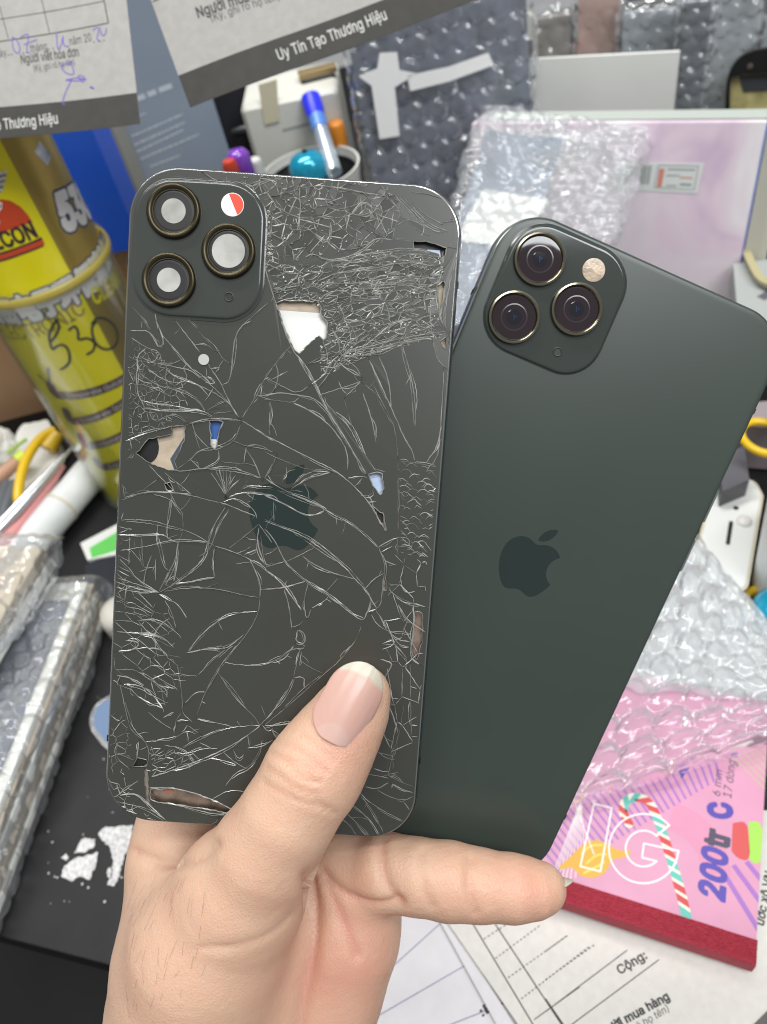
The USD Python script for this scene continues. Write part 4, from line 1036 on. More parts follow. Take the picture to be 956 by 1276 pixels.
# ---------------------------------------------------------------- things wrapped in bubble film
M_film = film('bubble_film', (.86, .89, .92), .03, .6, .07, .06); M_film2 = film('bag_film', (.9, .92, .95), .03, .55, .08, .09); M_milky = film('milky_film', (.86, .88, .90), .03, .45, .15, .36)
def std(pL, dL, pR, lean=0.0, top=None):
    """An upright face: its foot runs level from the point seen at pL to the one seen at pR."""
    zr = ray(*pL)[2] / ray(*pR)[2]; O = at(*pL, dL); ex = at(*pR, dL * zr) - O; w = np.linalg.norm(ex); ex /= w
    up = V([0, 0, 1.]); n = np.cross(ex, up); pl = Plane(O, ex, up - lean * n); return pl, w
class Quad:
    """A sagging four-cornered face; corners in order near left, near right, far right, far left, each over the unit square w x h."""
    def __init__(s, c, w, h): s.c, s.W, s.H = c, w, h; s.n = unit(np.cross(c[1] - c[0], c[3] - c[0]))
    def w(s, q): u, v = q[:, :1] / s.W, q[:, 1:2] / s.H; c = s.c; return (1 - u) * (1 - v) * c[0] + u * (1 - v) * c[1] + u * v * c[2] + (1 - u) * v * c[3] + q[:, 2:] * s.n
    def put(s, m): m = m.copy(); m.vertices = s.w(np.asarray(m.vertices)); return m
def bubble(x, y, pitch, r, h, seed):
    """Height of a sheet of air bubbles laid out in staggered rows."""
    dy = pitch * .866; row = np.round(y / dy); best = np.zeros_like(x)
    for dr in (-1, 0, 1):
        rw = row + dr; off = (rw % 2) * pitch * .5; col = np.round((x - off) / pitch)
        for dc in (-1, 0, 1):
            c = col + dc; cx = c * pitch + off; cy = rw * dy; k = noise(np.stack([c * 1.7, rw * 1.3, np.full_like(c, seed)], -1), 9)
            d = np.hypot(x - cx, y - cy) / r; best = np.maximum(best, h * (.45 + .75 * k) * np.sqrt(np.clip(1 - d**4, 0, 1)))
    return best
def wrap(parent, pl, w, h, t, pitch=11., bh=3.2, gap=1.5, flap=9., rough=1.6, seed=1, mt=None, res=7.0, n_='bubble_film'):
    W_, T_ = w + 2 * gap, t + 2 * gap; step = pitch / res; prof = rrect(W_, T_, min(T_ * .45, 5), 4); c = np.vstack([prof, prof[:1]]); L = np.r_[0, np.cumsum(np.linalg.norm(np.diff(c, axis=0), axis=1))]
    nu = int(L[-1] / step); u = np.linspace(0, L[-1], nu, endpoint=False); px_, pz_ = np.interp(u, L, c[:, 0]), np.interp(u, L, c[:, 1]); tx_, tz_ = np.gradient(px_), np.gradient(pz_); ln = np.hypot(tx_, tz_) + 1e-9; nx_, nz_ = tz_ / ln, -tx_ / ln
    nv = int((h + 2 * flap) / step) + 2; v = np.linspace(-flap, h + flap, nv); Uu, Vv = np.meshgrid(u, v, indexing='ij')
    pinch = np.clip(np.minimum((Vv + flap) / flap, (h + flap - Vv) / flap), 0, 1)**.7; b = bubble(Uu, Vv, pitch, pitch * .46, bh, seed) * (.35 + .65 * pinch)
    cr = rough * (fbm(np.stack([Uu / 9, Vv / 14, np.full_like(Uu, seed)], -1), 4, seed) - .5) * 2 + rough * 2.2 * (noise(np.stack([Uu / 34, Vv / 38, np.full_like(Uu, seed)], -1), seed + 5) - .4)
    off = b + cr; X = px_[:, None] + nx_[:, None] * off; Zz = (pz_[:, None] * (.12 + .88 * pinch)) + nz_[:, None] * off * (.4 + .6 * pinch) + 2.5 * (1 - pinch) * (noise(np.stack([Uu * 0 + X / 13, Vv / 6, np.full_like(Uu, seed)], -1), 3) - .5)
    Y = Vv + (1 - pinch) * 3 * (noise(np.stack([X / 7, np.sign(Vv), np.full_like(Uu, seed)], -1), 2) - .5)
    q = np.stack([X + w / 2, Y, Zz - t / 2], -1).reshape(-1, 3); i, j = np.meshgrid(np.arange(nu), np.arange(nv - 1), indexing='ij'); a = i * nv + j; b2 = ((i + 1) % nu) * nv + j
    f = np.vstack([np.c_[a.ravel(), b2.ravel(), (b2 + 1).ravel()], np.c_[a.ravel(), (b2 + 1).ravel(), (a + 1).ravel()]])
    obj(n_, trimesh.Trimesh(pl.w(q), f, process=False), mt or M_film, parent, smooth=True)
def block(pl, x0, x1, y0, y1, z0, z1, r=.8):
    m = rbox(x1 - x0, y1 - y0, z1 - z0, r); m.apply_translation([(x0 + x1) / 2, (y0 + y1) / 2, z0]); return pl.put(m)

M_slate = mat('slate_panel', (.11, .125, .165), .35, vary=.3, scale=70); M_greyblue = mat('greyblue_panel', (.20, .23, .28), .4, vary=.3, scale=50); M_tape = mat('white_tape', (.78, .79, .78), .45)
pl, w = std((462, 232), 585, (668, 196), .12)
t = thing('bubble_wrapped_tablet', 'dark slab in bubble wrap fixed with white tape strips, behind the cracked phone', 'parcel', pl.O)
obj('slab', block(pl, 2, w - 2, -80, 108, -14, -2), M_slate, t, smooth=30); wrap(t, pl.up(1), w, 186, 16, 17., 4.6, 1.5, 7, 1.0, 3, res=9) if False else None
p2 = Plane(pl.O - pl.ey * 80, pl.ex, pl.ey); wrap(t, p2, w, 186, 15, 16.0, 3.4, 1.5, 6, .45, 3, res=10)
tp = pl.up(5.6)
for q in (((449, 95), (471, 86), (474, 67), (494, 66), (497, 88), (516, 92), (491, 108), (497, 168), (474, 172), (464, 106)), ((509, 95), (560, 84), (608, 67), (614, 80), (560, 100), (512, 112))):
    obj('tape', tp.put(extr(Polygon(tp.uv(q)).buffer(.6), 0, .25)), M_tape, t)

tints = [('brownish grey', (.16, .145, .13)), ('pale grey', (.25, .27, .27)), ('pinkish brown', (.30, .20, .17)), ('blue grey', (.20, .22, .24)), ('dark grey', (.09, .10, .11)), ('pale grey', (.24, .26, .27)), ('pale grey', (.22, .24, .25)), ('dark grey', (.10, .11, .12))]
rows = [((592, 165), (712, 150), 640, 'behind the white card, at the left of the row', 0, 15., 4.0), ((545, 215), (600, 205), 700, 'behind the taped slab', 1, 15., 3.5), ((716, 150), (768, 146), 640, 'with a copper edge, behind the white card', 2, 13., 2.2), ((768, 150), (834, 146), 625, 'behind the right end of the white card', 3, 13., 3.5), ((838, 158), (872, 154), 600, 'narrow, between two wider ones', 4, 11., 3.2), ((866, 158), (932, 150), 610, 'broad and pale, left of the black rounded frame', 5, 13., 3.5), ((934, 158), (1000, 150), 640, 'behind the black rounded frame', 6, 13., 3.5)]
for k, (a, b, d, wh, ti, pit, bh) in enumerate(rows):
    pl, w = std(a, d, b, .06); z = pl.O[2]; t = thing('wrapped_parcel', f'{tints[ti][0]} upright bubble wrapped parcel {wh}', 'parcel', pl.O - pl.ey * z, 'wrapped parcels standing in the back row')
    obj('slab', block(pl, 1, w - 1, -z, 75 + 8 * (k % 3), -9, -1), mat('parcel_tint_' + 'abcdefgh'[k], tuple(1.5 * c for c in tints[ti][1]), .4, vary=.25, scale=60), t, smooth=30)
    wrap(t, Plane(pl.O - pl.ey * z, pl.ex, pl.ey), w, z + 75 + 8 * (k % 3), 11, pit, bh, 1.2, 8, 1.8, 20 + k, res=6)
pl, w = std((712, 160), 655, (720, 158)); obj('copper_edge', block(Plane(at(742, 100, 632), WX * 0 + pl.ex, pl.ey), 0, 9, -60, 60, -2, 0), mat('copper_edge', (.46, .27, .21), .4), '/World/wrapped_parcel_002')

M_card = mat('card_white', (.70, .71, .68), .55, vary=.02, scale=30)
pl, w = std((652, 155), 575, (838, 151), .05); t = thing('white_card', 'plain white card standing upright behind the pink box', 'card', pl.O); obj('card', block(pl, 0, w, -60, np.linalg.norm(at(645, 97, 575) - at(652, 155, 575)) * 1.25, -3, 0, .4), M_card, t)

# pink marbled box, its cream carton and the bag in front
M_marble = usdkit.material(stage, '/World/Looks/marbled_pink', {'g': ('texture_coordinate', {}), 'n': ('noise_texture', {'scale': 12., 'detail': 3., 'distortion': 1.2}), 'r': ('rgb_ramp', {'ramp': [(.28, (.62, .48, .64)), (.40, (.78, .64, .74)), (.50, (.80, .72, .78)), (.62, (.86, .84, .86))]}), 'p': ('principled_bsdf', {'roughness': .25, 'coat_weight': .4})},
    [('g.object', 'n.vector'), ('n.fac', 'r.fac'), ('r.color', 'p.base_color')], surface='p.BSDF')
PK, w = std((640, 153), 520, (957, 151), .16)
t = thing('pink_marbled_box', 'pink and white marbled box face with a barcode sticker, above the dark green phone', 'box', PK.O); Hk = 150
obj('lid', block(PK, -30, w, -Hk, 0, -24, 0, 1.0), M_marble, t); obj('edge_strip', block(PK, w - .2, w + .7, -Hk, -1, -1.2, .3, .2), mat('edge_blue', (.12, .2, .6), .4), t)
q = PK.uv([(770, 204), (878, 203), (869, 241), (766, 236)]); st = obj('sticker', PK.put(extr(Polygon(q), .1, .25)), mat('sticker_pale', (.70, .74, .72), .4), t); SK = PK.up(.3)
K8 = lambda x, y: (550 + x / 2.355, 120 + y / 2.355); rr_ = np.random.default_rng(8); bars = []
x = 545
while x < 618: wd = rr_.choice([1.5, 3, 4.5]); bars.append(Polygon(SK.uv([K8(x, 203), K8(x + wd, 203), K8(x + wd - 9, 258), K8(x - 9, 258)]))); x += wd + rr_.choice([1.8, 3.2])
obj('barcode', SK.put(flat(unary_union(bars), 0)), mat('print_greygreen', (.30, .34, .33), .5), st)
bx = [stroke(SK.uv([K8(*a), K8(*b)]), wd) for a, b, wd in (((638, 202), (755, 205), .5), ((755, 205), (742, 274), .5), ((742, 274), (625, 268), .5), ((625, 268), (638, 202), .5), ((665, 214), (745, 216), 1.0), ((660, 232), (700, 233), .8), ((700, 258), (735, 260), 1.4), ((660, 262), (690, 263), .8))]
obj('barcode', SK.put(flat(unary_union(bx), .02)), mat('print_greygreen', 0), st)
obj('red_code', SK.put(flat(unary_union([Polygon(SK.uv([K8(640, 212), K8(656, 212), K8(646, 266), K8(632, 266)])), stroke(SK.uv([K8(700, 238), K8(738, 240)]), .9)]), .02)), mat('print_redcode', (.66, .25, .2), .5), st)
cb_ = thing('cream_carton', 'cream carton edge showing to the right of the pink marbled box', 'carton', PK.O + PK.ex * w); obj('carton', block(PK, w + .9, w + 15, -Hk, -2, -32, -4, 1.0), mat('carton_cream', (.52, .51, .42), .6), cb_); obj('carton_lid', block(PK, -20, w + 15, .3, 1.1, -24, -4, .3), mat('carton_greygreen', (.42, .46, .42), .6), cb_)
BG = Plane(at(520, 415, 452), at(722, 372, 452) - at(520, 415, 452), at(612, 135, 500) - at(520, 415, 452)); wB = np.linalg.norm(at(722, 372, 452) - at(520, 415, 452)); hB = np.linalg.norm(at(612, 135, 500) - at(520, 415, 452))
t = thing('crinkled_bubble_bag', 'crinkled clear bubble bag leaning against the left of the pink marbled box', 'bag', BG.O)
BQ = Quad([at(520, 415, 452), at(738, 375, 452), at(806, 160, 497), at(608, 132, 500)], wB, hB)
wrap(t, BQ, wB, hB - 2, 9, 9.5, 1.8, 1.0, 6, 4.0, 41, M_film2, 8, 'bag_film'); obj('slab', block(BQ, 3, wB * .52, 2, hB * .9, -8, -2), M_greyblue, t, smooth=30)
obj('label', BQ.put(extr(affinity.rotate(sbox(8, hB * .36, wB * .5, hB * .6), -12), -1.5, -1.2)), M_card, t)

# black rounded frame at the right edge
pl, w = std((904, 150), 590, (1010, 148), .05); A = lambda *q: pl.uv(q)
t = thing('black_phone_bezel', 'black rounded phone bezel with painted yellow reflections at the right edge', 'phone part', pl.O); o_ = Polygon(smoothline(A((903, 190), (904, 110), (908, 90), (920, 72), (940, 62), (970, 59), (1010, 57), (1010, 190)), 2)).buffer(0); hole_ = Polygon(A((909, 190), (910, 97), (925, 93), (1000, 90), (1000, 190))).buffer(0)
obj('bezel', pl.put(extr(o_.difference(hole_), -4, 0)), M_black, t); obj('screen', pl.put(extr(hole_.buffer(.5), -3.4, -3)), mat('screen_yellow_reflection', (.40, .36, .16), .25, vary=.5, scale=60), t); obj('strip', pl.put(extr(Polygon(A((921, 96), (1000, 92), (1000, 112), (926, 116))), -2.9, -2.4)), mat('strip_slate', (.05, .055, .06), .3), t)  # yellow reflection is put into the screen colour
obj('screw', pl.put(lathe([(1.9, 0), (1.9, .4), (1.2, .5), (0, .5)], 20, A((935, 82))[0])), mat('screw_steel', (.5, .42, .38), .3, 1.0), t)
pl, w = std((632, 140), 600, (668, 136)); t = thing('pale_phone', 'pale rounded phone with a dark screen between the taped slab and the row of parcels', 'phone', pl.O)
obj('shell', pl.put(slab(w + 4, 90, 9, [(.6, -8), (0, -7), (0, -1), (.6, 0)], w / 2, 22)), mat('shell_cream', (.55, .54, .49), .4), t, smooth=40); obj('screen', pl.put(extr(Polygon(rrect(w - 3, 50, 1.5, 4, w / 2 + 1, 24)), .05, .4)), mat('screen_dark', (.05, .045, .05), .25), t)

# ---------------------------------------------------------------- the can and what stands round it
cx_, cy_ = 464 * math.sin(math.radians(-19.62)), 464 * math.cos(math.radians(-19.62)); rc, rs = 38.1, 41.0
CB = V([cx_, cy_, 0.]); t = thing('yellow_spray_can', 'large yellow and gold cleaner can standing in a clear plastic sleeve at left', 'can', CB)
M_can = mat('can_yellow', (.84, .75, .008), .28, coat=.5, vary=.03, scale=20); M_gold = mat('can_gold', (.40, .29, .07), .3, .55); c0 = CB + V([0, 0, 0])
def lat3(prof, n=72): m = lathe(prof, n); m.vertices = m.vertices + CB; return m
obj('can_body', lat3([(rc - 2, .4), (rc, 2), (rc, 268), (rc - 2, 274), (rc - 12, 288), (14, 292)]), M_can, t, smooth=40); obj('base_rim', lat3([(rc - 1, 0), (rc + .8, .6), (rc + .8, 3.5), (rc + .1, 4.5)]), mat('rim_grey', (.55, .56, .55), .3, .6), t, smooth=40)
obj('valve', lat3([(14, 292), (12, 297), (5, 298), (5, 306), (0, 306)], 24), M_white, t)
def cyl_hit(px_, r):
    R_ = ray(*px_); o = EYE - CB; a = R_[0]**2 + R_[1]**2; b = o[0] * R_[0] + o[1] * R_[1]; c = o[0]**2 + o[1]**2 - r * r; dd = b * b - a * c
    s = (-b - math.sqrt(max(dd, 0))) / a; p = EYE + R_ * s; return math.atan2(p[1] - CB[1], p[0] - CB[0]), p[2]
def cuv(pts, r): o = [cyl_hit(p, r) for p in pts]; return V([(a * rc, z) for a, z in o])      # unrolled: arc length and height
def on_can(shape, off, th=0):
    m = flat(shape, 0.); m = m.subdivide_to_size(4.0); v = np.array(m.vertices); a = v[:, 0] / rc; r = rc + off; m.vertices = np.c_[CB[0] + r * np.cos(a), CB[1] + r * np.sin(a), v[:, 1]]; return m
g0 = cuv([(20, 210)], rc)[0][0]; g1 = cuv([(45, 258), (77, 319), (120, 400)], rc)[:, 0]; ga = float(np.mean(g1))
obj('gold_band', on_can(sbox(ga, 8, ga + 52, 266), .12), M_gold, t, smooth=True)
def text_can(s, p0, p1, tall, bold=1, font='', slant=0, r=None):
    a, b = cuv([p0, p1], rc); g = text_poly(s, bold, font); L = np.linalg.norm(b - a); k = L / g.bounds[2]; e = (b - a) / L
    return affinity.affine_transform(g, [e[0] * k, -e[1] * tall, e[1] * k, e[0] * tall, a[0], a[1]])
ZC = lambda x, y: (x / 5.624, 160 + y / 5.624); ZD = lambda x, y: (x / 5.624, 300 + y / 5.624); ZE = lambda x, y: (x / 5.547, 470 + y / 5.547)
M_cw = mat('can_white', (.78, .78, .76), .4); M_ck = mat('can_dark', (.045, .02, .03), .5); M_cr = mat('can_red', (.62, .07, .02), .4); M_cs = mat('can_silver', (.45, .47, .52), .3, .5, vary=.5, scale=150)
obj('print_number', on_can(text_can('530', ZC(425, 725), ZC(650, 590), 17, 6).buffer(.9), .2), mat('can_navy', (.04, .05, .12), .5), t); obj('print_number', on_can(text_can('530', ZC(425, 725), ZC(650, 590), 17, 5), .3), M_cw, t)
obj('print_diamond', on_can(Polygon(cuv([ZC(272, 85), ZC(240, 165), ZC(330, 262), ZC(358, 190)], rc)), .2), M_cs, t)
sun = [ZC(-260, 780)] + [ZC(-20 + 262 * math.cos(a), 745 - 255 * math.sin(a)) for a in np.radians(np.linspace(178, 22, 16))]
obj('print_emblem', on_can(Polygon(cuv([ZC(225, 655), ZC(195, 605), ZC(140, 545), ZC(70, 505), ZC(10, 495), ZC(-60, 520), ZC(-130, 600), ZC(-160, 775), ZC(0, 728)], rc)), .2), M_cr, t)
obj('print_bird', on_can(unary_union([Polygon(cuv([ZC(*p) for p in q], rc)).buffer(.3) for q in (((-90, 330), (45, 300), (20, 345), (42, 350), (10, 395), (25, 410), (-20, 470), (-90, 480)), ((-90, 500), (10, 520), (8, 560), (-30, 600), (0, 660), (-90, 690)))]), .3), mat('bird_grey', (.62, .62, .6), .5, vary=.5, scale=400), t)
obj('print_bird_line', on_can(unary_union([stroke(cuv([ZC(*a), ZC(*b)], rc), .7) for a, b in (((-60, 345), (40, 325)), ((-60, 385), (30, 365)), ((-60, 430), (20, 405)), ((-60, 470), (0, 440)), ((-40, 560), (8, 540)), ((-40, 640), (-5, 620)))]), .36), M_ck, t)
obj('print_name', on_can(text_can('FALCON', ZC(-165, 868), ZC(268, 752), 8.2, 3), .2), M_ck, t)
obj('print_bar', on_can(unary_union([stroke(cuv([ZC(-150, 935 + d), ZC(0, 905 + d), ZC(150, 856 + d), ZC(300 + d * .25, 795 + d)], rc), 1.4) for d in (-27, 20)]), .2), M_ck, t); obj('print_bar', on_can(stroke(cuv([ZC(-150, 932), ZC(0, 902), ZC(150, 853), ZC(305, 792)], rc), 2.6), .22), M_cr, t)
obj('print_line', on_can(text_can('精密电子环保清洁', ZD(-60, 525), ZD(770, 125), 12, 6, 'cjk').buffer(.8), .2), mat('can_outline', (.10, .10, .16), .5), t); obj('print_line', on_can(text_can('精密电子环保清洁', ZD(-60, 525), ZD(770, 125), 12, 5, 'cjk'), .3), M_cw, t)
obj('print_line', on_can(text_can('ELECTRONIC', ZD(30, 668), ZD(605, 500), 9, 1), .2), mat('can_olive', (.33, .27, .01), .5), t); obj('print_line', on_can(text_can('CLEANER', ZD(655, 450), ZD(1010, 195), 9, 3), .3), M_can, t)
for q in (((395, 575), (350, 640), (335, 700), (360, 790), (385, 760), (440, 740), (485, 780), (490, 860), (460, 900), (420, 920)), ((400, 570), (420, 620), (385, 690), (355, 720)), ((490, 640), (530, 605), (560, 650), (550, 715), (620, 690), (680, 720), (670, 780), (620, 810)), ((690, 580), (650, 620), (680, 740), (760, 780), (840, 740), (850, 640), (790, 560), (700, 540), (660, 590))):
    obj('handwriting', on_can(stroke(smoothline(cuv([ZD(*p) for p in q], rs), 2), 1.5, 'round'), .35), mat('marker_black', (.02, .02, .03), .4), t)
obj('print_beak', on_can(unary_union([stroke(cuv([ZD(335, 890), ZD(350, 1000), ZD(372, 1060)], rc), 2.2), stroke(cuv([ZD(265, 935), ZD(340, 1000)], rc), 1.4)]), .3), M_ck, t)
for a, b, c in (((350, 60), (420, 125), (840, 20)), ((455, 235), (520, 305), (840, 185)), ((562, 410), (620, 475), (830, 410)), ((665, 575), (715, 622), (860, 585))):
    q = cuv([ZE(a[0], a[1]), ZE((a[0] + b[0]) / 2 - 5, b[1] - 5), ZE(*b)], rc); h1 = stroke(smoothline(q, 2), 6.5, 'round'); A_, B_ = cuv([ZE(*b), ZE(*c)], rc); h2 = stroke([q[2], B_ + (B_ - A_) * .5], 6.2); obj('print_bar', on_can(unary_union([h1, h2]), .2), mat('can_maroon', (.07, .025, .04), .5), t)
    e = unit(B_ - A_); s0 = A_ + e * 4; obj('print_line', on_can(affinity.affine_transform(text_poly('Evaporate Quickly', 1), [e[0] * 3.3, -e[1] * 3.3, e[1] * 3.3, e[0] * 3.3, s0[0] + e[1] * 1.6, s0[1] - e[0] * 1.6]), .32), mat('can_lilac', (.55, .5, .55), .5), t)
M_sleeve = film('sleeve_film', (.80, .76, .50), .015, .45, .10, .02)
obj('sleeve', lat3([(rs - .8, 1), (rs, 2), (rs, 165), (rs + 1.2, 170), (rs + 1.6, 174), (rs + .6, 178), (rs - .8, 178.5), (rs - .8, 165), (rs - 1.0, 2)]), M_sleeve, t, smooth=60)
tor = trimesh.creation.torus(rs + .3, 1.15, 72, 12); tor.vertices = tor.vertices * [1, 1, 2.2] + CB + V([0, 0, 173]); obj('sleeve_rim', tor, mat('rim_cream', (.66, .54, .10), .3), t, smooth=True)

M_kraft = mat('kraft_board', (.36, .22, .12), .75, vary=.08, scale=30, bump=.15)
bxk = thing('cardboard_box', 'plain brown cardboard box standing behind the yellow can', 'box', (-230, 560, 0)); m = rbox(270, 150, 122, 1.2); m.apply_translation([-225, 625, 0]); obj('carton', m, M_kraft, bxk)
pl, w = std((40, 322), 545, (172, 298), .03); pl = Plane(pl.O * V([1, 1, 0]) + V([0, 0, 123]), pl.ex, pl.ey); t = thing('blue_box', 'glossy deep blue box behind the yellow can', 'box', pl.O); obj('carton', block(pl, 0, pl.uv([(158, 262)])[0][0], 0, 150, -30, 0), mat('box_blue', (.005, .085, .62), .3, coat=.3), t); 
pl, w = std((120, 318), 585, (185, 305), .03); t = thing('beige_box', 'beige grey box with a yellow tag beside the deep blue box', 'box', pl.O); pl = Plane(pl.O * V([1, 1, 0]), pl.ex, pl.ey); obj('carton', block(pl, -60, pl.uv([(164, 215)])[0][0], 0, 290, -26, 0), mat('box_beigegrey', (.30, .30, .26), .5), t)
tg = pl.up(.2); obj('yellow_tag', tg.put(extr(Polygon(tg.uv([(150, 228), (163, 224), (172, 262), (162, 275)])), 0, .4)), mat('tag_yellow', (.72, .62, .02), .45), t); obj('tag_print', tg.put(flat(unary_union([stroke(tg.uv([(158, 240), (166, 237)]), 2.2), stroke(tg.uv([(160, 248), (167, 246)]), 1.6)]), .5)), M_ck, t)
pl, w = std((172, 310), 610, (312, 262), .03); pl = Plane(pl.O * V([1, 1, 0]), pl.ex, pl.ey); t = thing('grey_blue_brochure', 'grey blue leaflet with faint white print behind the top left of the cracked phone', 'leaflet', pl.O)
x0, x1 = pl.uv([(146, 165)])[0][0], pl.uv([(277, 160)])[0][0]; obj('leaflet', block(pl, x0, x1, 0, 330, -6, 0), mat('leaflet_greyblue', (.235, .285, .35), .45, vary=.04, scale=30), t); obj('leaflet_fold', block(pl, x0 - .8, x0 + 1.2, 0, 330, .0, .6, .2), mat('fold_pale', (.42, .48, .55), .4), t)
Q = lambda x, y: (x / 2.9875, y / 2.9875); bp = pl.up(.3)
for a, b, wd in (((500, 372), (640, 318), 7.), ((492, 440), (545, 420), 2.), ((490, 508), (680, 425), 2.6), ((500, 540), (690, 455), 2.6), ((510, 565), (680, 485), 2.6), ((525, 592), (740, 500), 2.6), ((560, 620), (670, 578), 2.6)):
    p = bp.uv([Q(*a), Q(*b)]); L = np.linalg.norm(p[1] - p[0]); e = (p[1] - p[0]) / L; s = 0; bits = []
    while s < L: k = random.uniform(1.2, 3.4) * wd * .6; bits.append(stroke([p[0] + e * s, p[0] + e * min(s + k, L)], wd * .5)); s += k + wd * .3
    obj('print_line', bp.put(flat(unary_union(bits), 0)), mat('leaflet_print', (.50, .55, .60), .5), t)
obj('yellow_tag', bp.put(extr(Polygon(bp.uv([(144, 38), (158, 36), (164, 62), (150, 66)])), 0, .4)), mat('tag_yellow', 0), t); obj('tag_print', bp.put(flat(stroke(bp.uv([(149, 53), (157, 50)]), 3), .5)), mat('can_olive', 0), t)
t = thing('clear_plastic_case', 'clear plastic case corner with a dark inside at the very top left', 'case', at(158, 5, 560)); pl = Plane(at(138, 8, 560), at(176, 0, 560) - at(138, 8, 560), UP @ RC.T * 0 + V([0, 0, 1.])); obj('case', pl.put(slab(24, 20, 4, [(1, -8), (0, -7), (0, -1), (1, 0)], 12, 4)), M_card, t, smooth=40); obj('window', pl.put(extr(Polygon(rrect(17, 14, 2, 4, 12, 6)), .05, .4)), mat('window_dark', (.04, .04, .045), .2), t)

# things behind the top of the cracked phone
t = thing('black_stand', 'black stand with a clamp arm between the leaflet and the white box', 'stand', (-40, 690, 0)); pl, w = std((262, 230), 650, (352, 205), 0); pl = Plane(pl.O * V([1, 1, 0]), pl.ex, pl.ey)
obj('back_panel', block(pl, 0, w, 0, 230, -10, 0, 2), mat('stand_charcoal', (.018, .019, .026), .45), t); u0 = pl.uv([(307, 170)])[0]; obj('post', block(pl, u0[0] - 1, u0[0] + 7, 0, u0[1], 0, 8, 1), M_black, t); a, b = pl.uv([(290, 160), (322, 148)]); obj('clamp_arm', pl.put(tube([[a[0], a[1], 9], [(a[0] + b[0]) / 2, (a[1] + b[1]) / 2 + 1, 16], [b[0], b[1], 9]], [3, 4.5, 3], 12)), mat('stand_grey', (.03, .031, .036), .35), t, smooth=40)
pl, w = std((322, 215), 600, (448, 190), .0); pl = Plane(pl.O * V([1, 1, 0]), pl.ex, pl.ey); t = thing('white_charger_box', 'white boxy charger behind the round white dish', 'box', pl.O); ht = pl.uv([(330, 128)])[0][1]
obj('case', pl.put(slab(w * .92, ht, 5, [(3, -60), (0, -57), (0, -3), (3, 0)], w * .46, ht / 2)), mat('charger_white', (.62, .62, .56), .45), t, smooth=40); obj('print_line', pl.put(flat(stroke(pl.uv([(352, 163), (386, 154)]), 2.0), .1)), mat('print_greygreen', 0), t); obj('stripe', pl.put(extr(Polygon(pl.uv([(322, 105), (345, 98), (348, 150), (330, 155)])), .1, 1.2)), mat('charger_cream', (.60, .56, .40), .5), t)
t = thing('black_gold_module', 'small black camera module with a gold strip on the white charger box', 'module', at(400, 118, 585)); pl = Plane(at(384, 132, 585), at(425, 122, 585) - at(384, 132, 585), V([0, 0, 1.])); obj('module', pl.put(slab(26, 20, 3, [(1, -14), (0, -13), (0, -1), (1, 0)], 12, 8)), M_black, t, smooth=40); obj('gold_strip', block(pl, -2, 27, 18, 22, -12, -1, .5), mat('strip_gold', (.35, .26, .12), .35, .6), t)
dc = at(388, 214, 560); dc = dc + V([0, 0, -12.]); t = thing('white_dish', 'round white dish with a black inside holding small coloured parts', 'dish', dc)
def lt(prof, c, n=48): m = lathe(prof, n); m.vertices = m.vertices + c; return m
obj('bowl', lt([(22, -dc[2]), (26, -20), (34, 0), (36, 14), (36.5, 15), (35, 15), (33, 2), (27, -6), (0, -8)], dc), mat('dish_white', (.66, .66, .62), .35), t, smooth=50); obj('liner', lt([(26, -5.8), (33.2, 4), (33.6, 9), (32.6, 9), (32, 4), (25, -5), (0, -5)], dc), M_black, t, smooth=40)
tc = at(383, 203, 548); t = thing('teal_dome_cap', 'shiny turquoise dome cap in the white dish', 'cap', tc); obj('dome', lt([(14, -10), (14, -3), (13.2, 1), (11, 4.5), (7, 7), (3, 8), (0, 8.2)], tc, 40), mat('teal_gloss', (.0, .32, .50), .15, .3, coat=.6), t, smooth=50); obj('stud', lt([(2, 8), (2, 9.4), (0, 9.6)], tc, 16), M_bronze, t)
ba, bb_ = at(417, 215, 545), at(389, 128, 560); d = unit(bb_ - ba); t = thing('blue_capped_tube', 'clear slim tube with a bright blue cap leaning in the white dish', 'tube', ba); Lb = np.linalg.norm(bb_ - ba)
obj('tube', tube([ba, ba + d * (Lb - 10)], 5.6, 16), film('tube_clear', (.7, .78, .85), .1, .8, .15, .3), t, smooth=40); obj('ink_core', tube([ba + d * 4, ba + d * (Lb - 14)], 2.2, 10), mat('core_paleblue', (.35, .5, .65), .4), t, smooth=40); obj('cap', tube([ba + d * (Lb - 13), ba + d * (Lb - 6), ba + d * (Lb + 4), ba + d * (Lb + 5)], [6.2, 7.2, 7.4, 5.5], 18), mat('cap_blue', (.02, .03, .75), .35), t, smooth=40); obj('collar', tube([ba + d * (Lb - 24), ba + d * (Lb - 13)], 6.1, 16), mat('collar_blue', (.08, .22, .62), .3), t, smooth=40)
oc = at(420, 167, 575); t = thing('orange_knob', 'small orange knob behind the blue capped tube', 'knob', oc); obj('knob', lt([(6.5, -9), (7, 0), (6.5, 7), (5, 9), (0, 9.5)], oc, 28), mat('knob_orange', (.62, .22, .02), .4), t, smooth=50)
pc = at(298, 199, 530); t = thing('purple_cap', 'shiny purple cap with a red side just above the cracked phone', 'cap', pc); obj('cap', lt([(8, -14), (8.5, -3), (8, 3), (5.5, 6.5), (0, 7.5)], pc, 32), mat('cap_purple', (.22, .05, .52), .15, coat=.5), t, smooth=50); pr_ = at(287, 207, 522); obj('red_side', lt([(5, -10), (5.5, 0), (4, 4), (0, 5)], pr_, 24), M_red, t, smooth=50)
wc = at(318, 206, 545); t = thing('white_bead', 'small white bead just right of the purple cap', 'bead', wc); obj('bead', lt([(6, -20), (6, 2), (4.5, 4.5), (0, 5)], wc, 24), M_white, t, smooth=50)

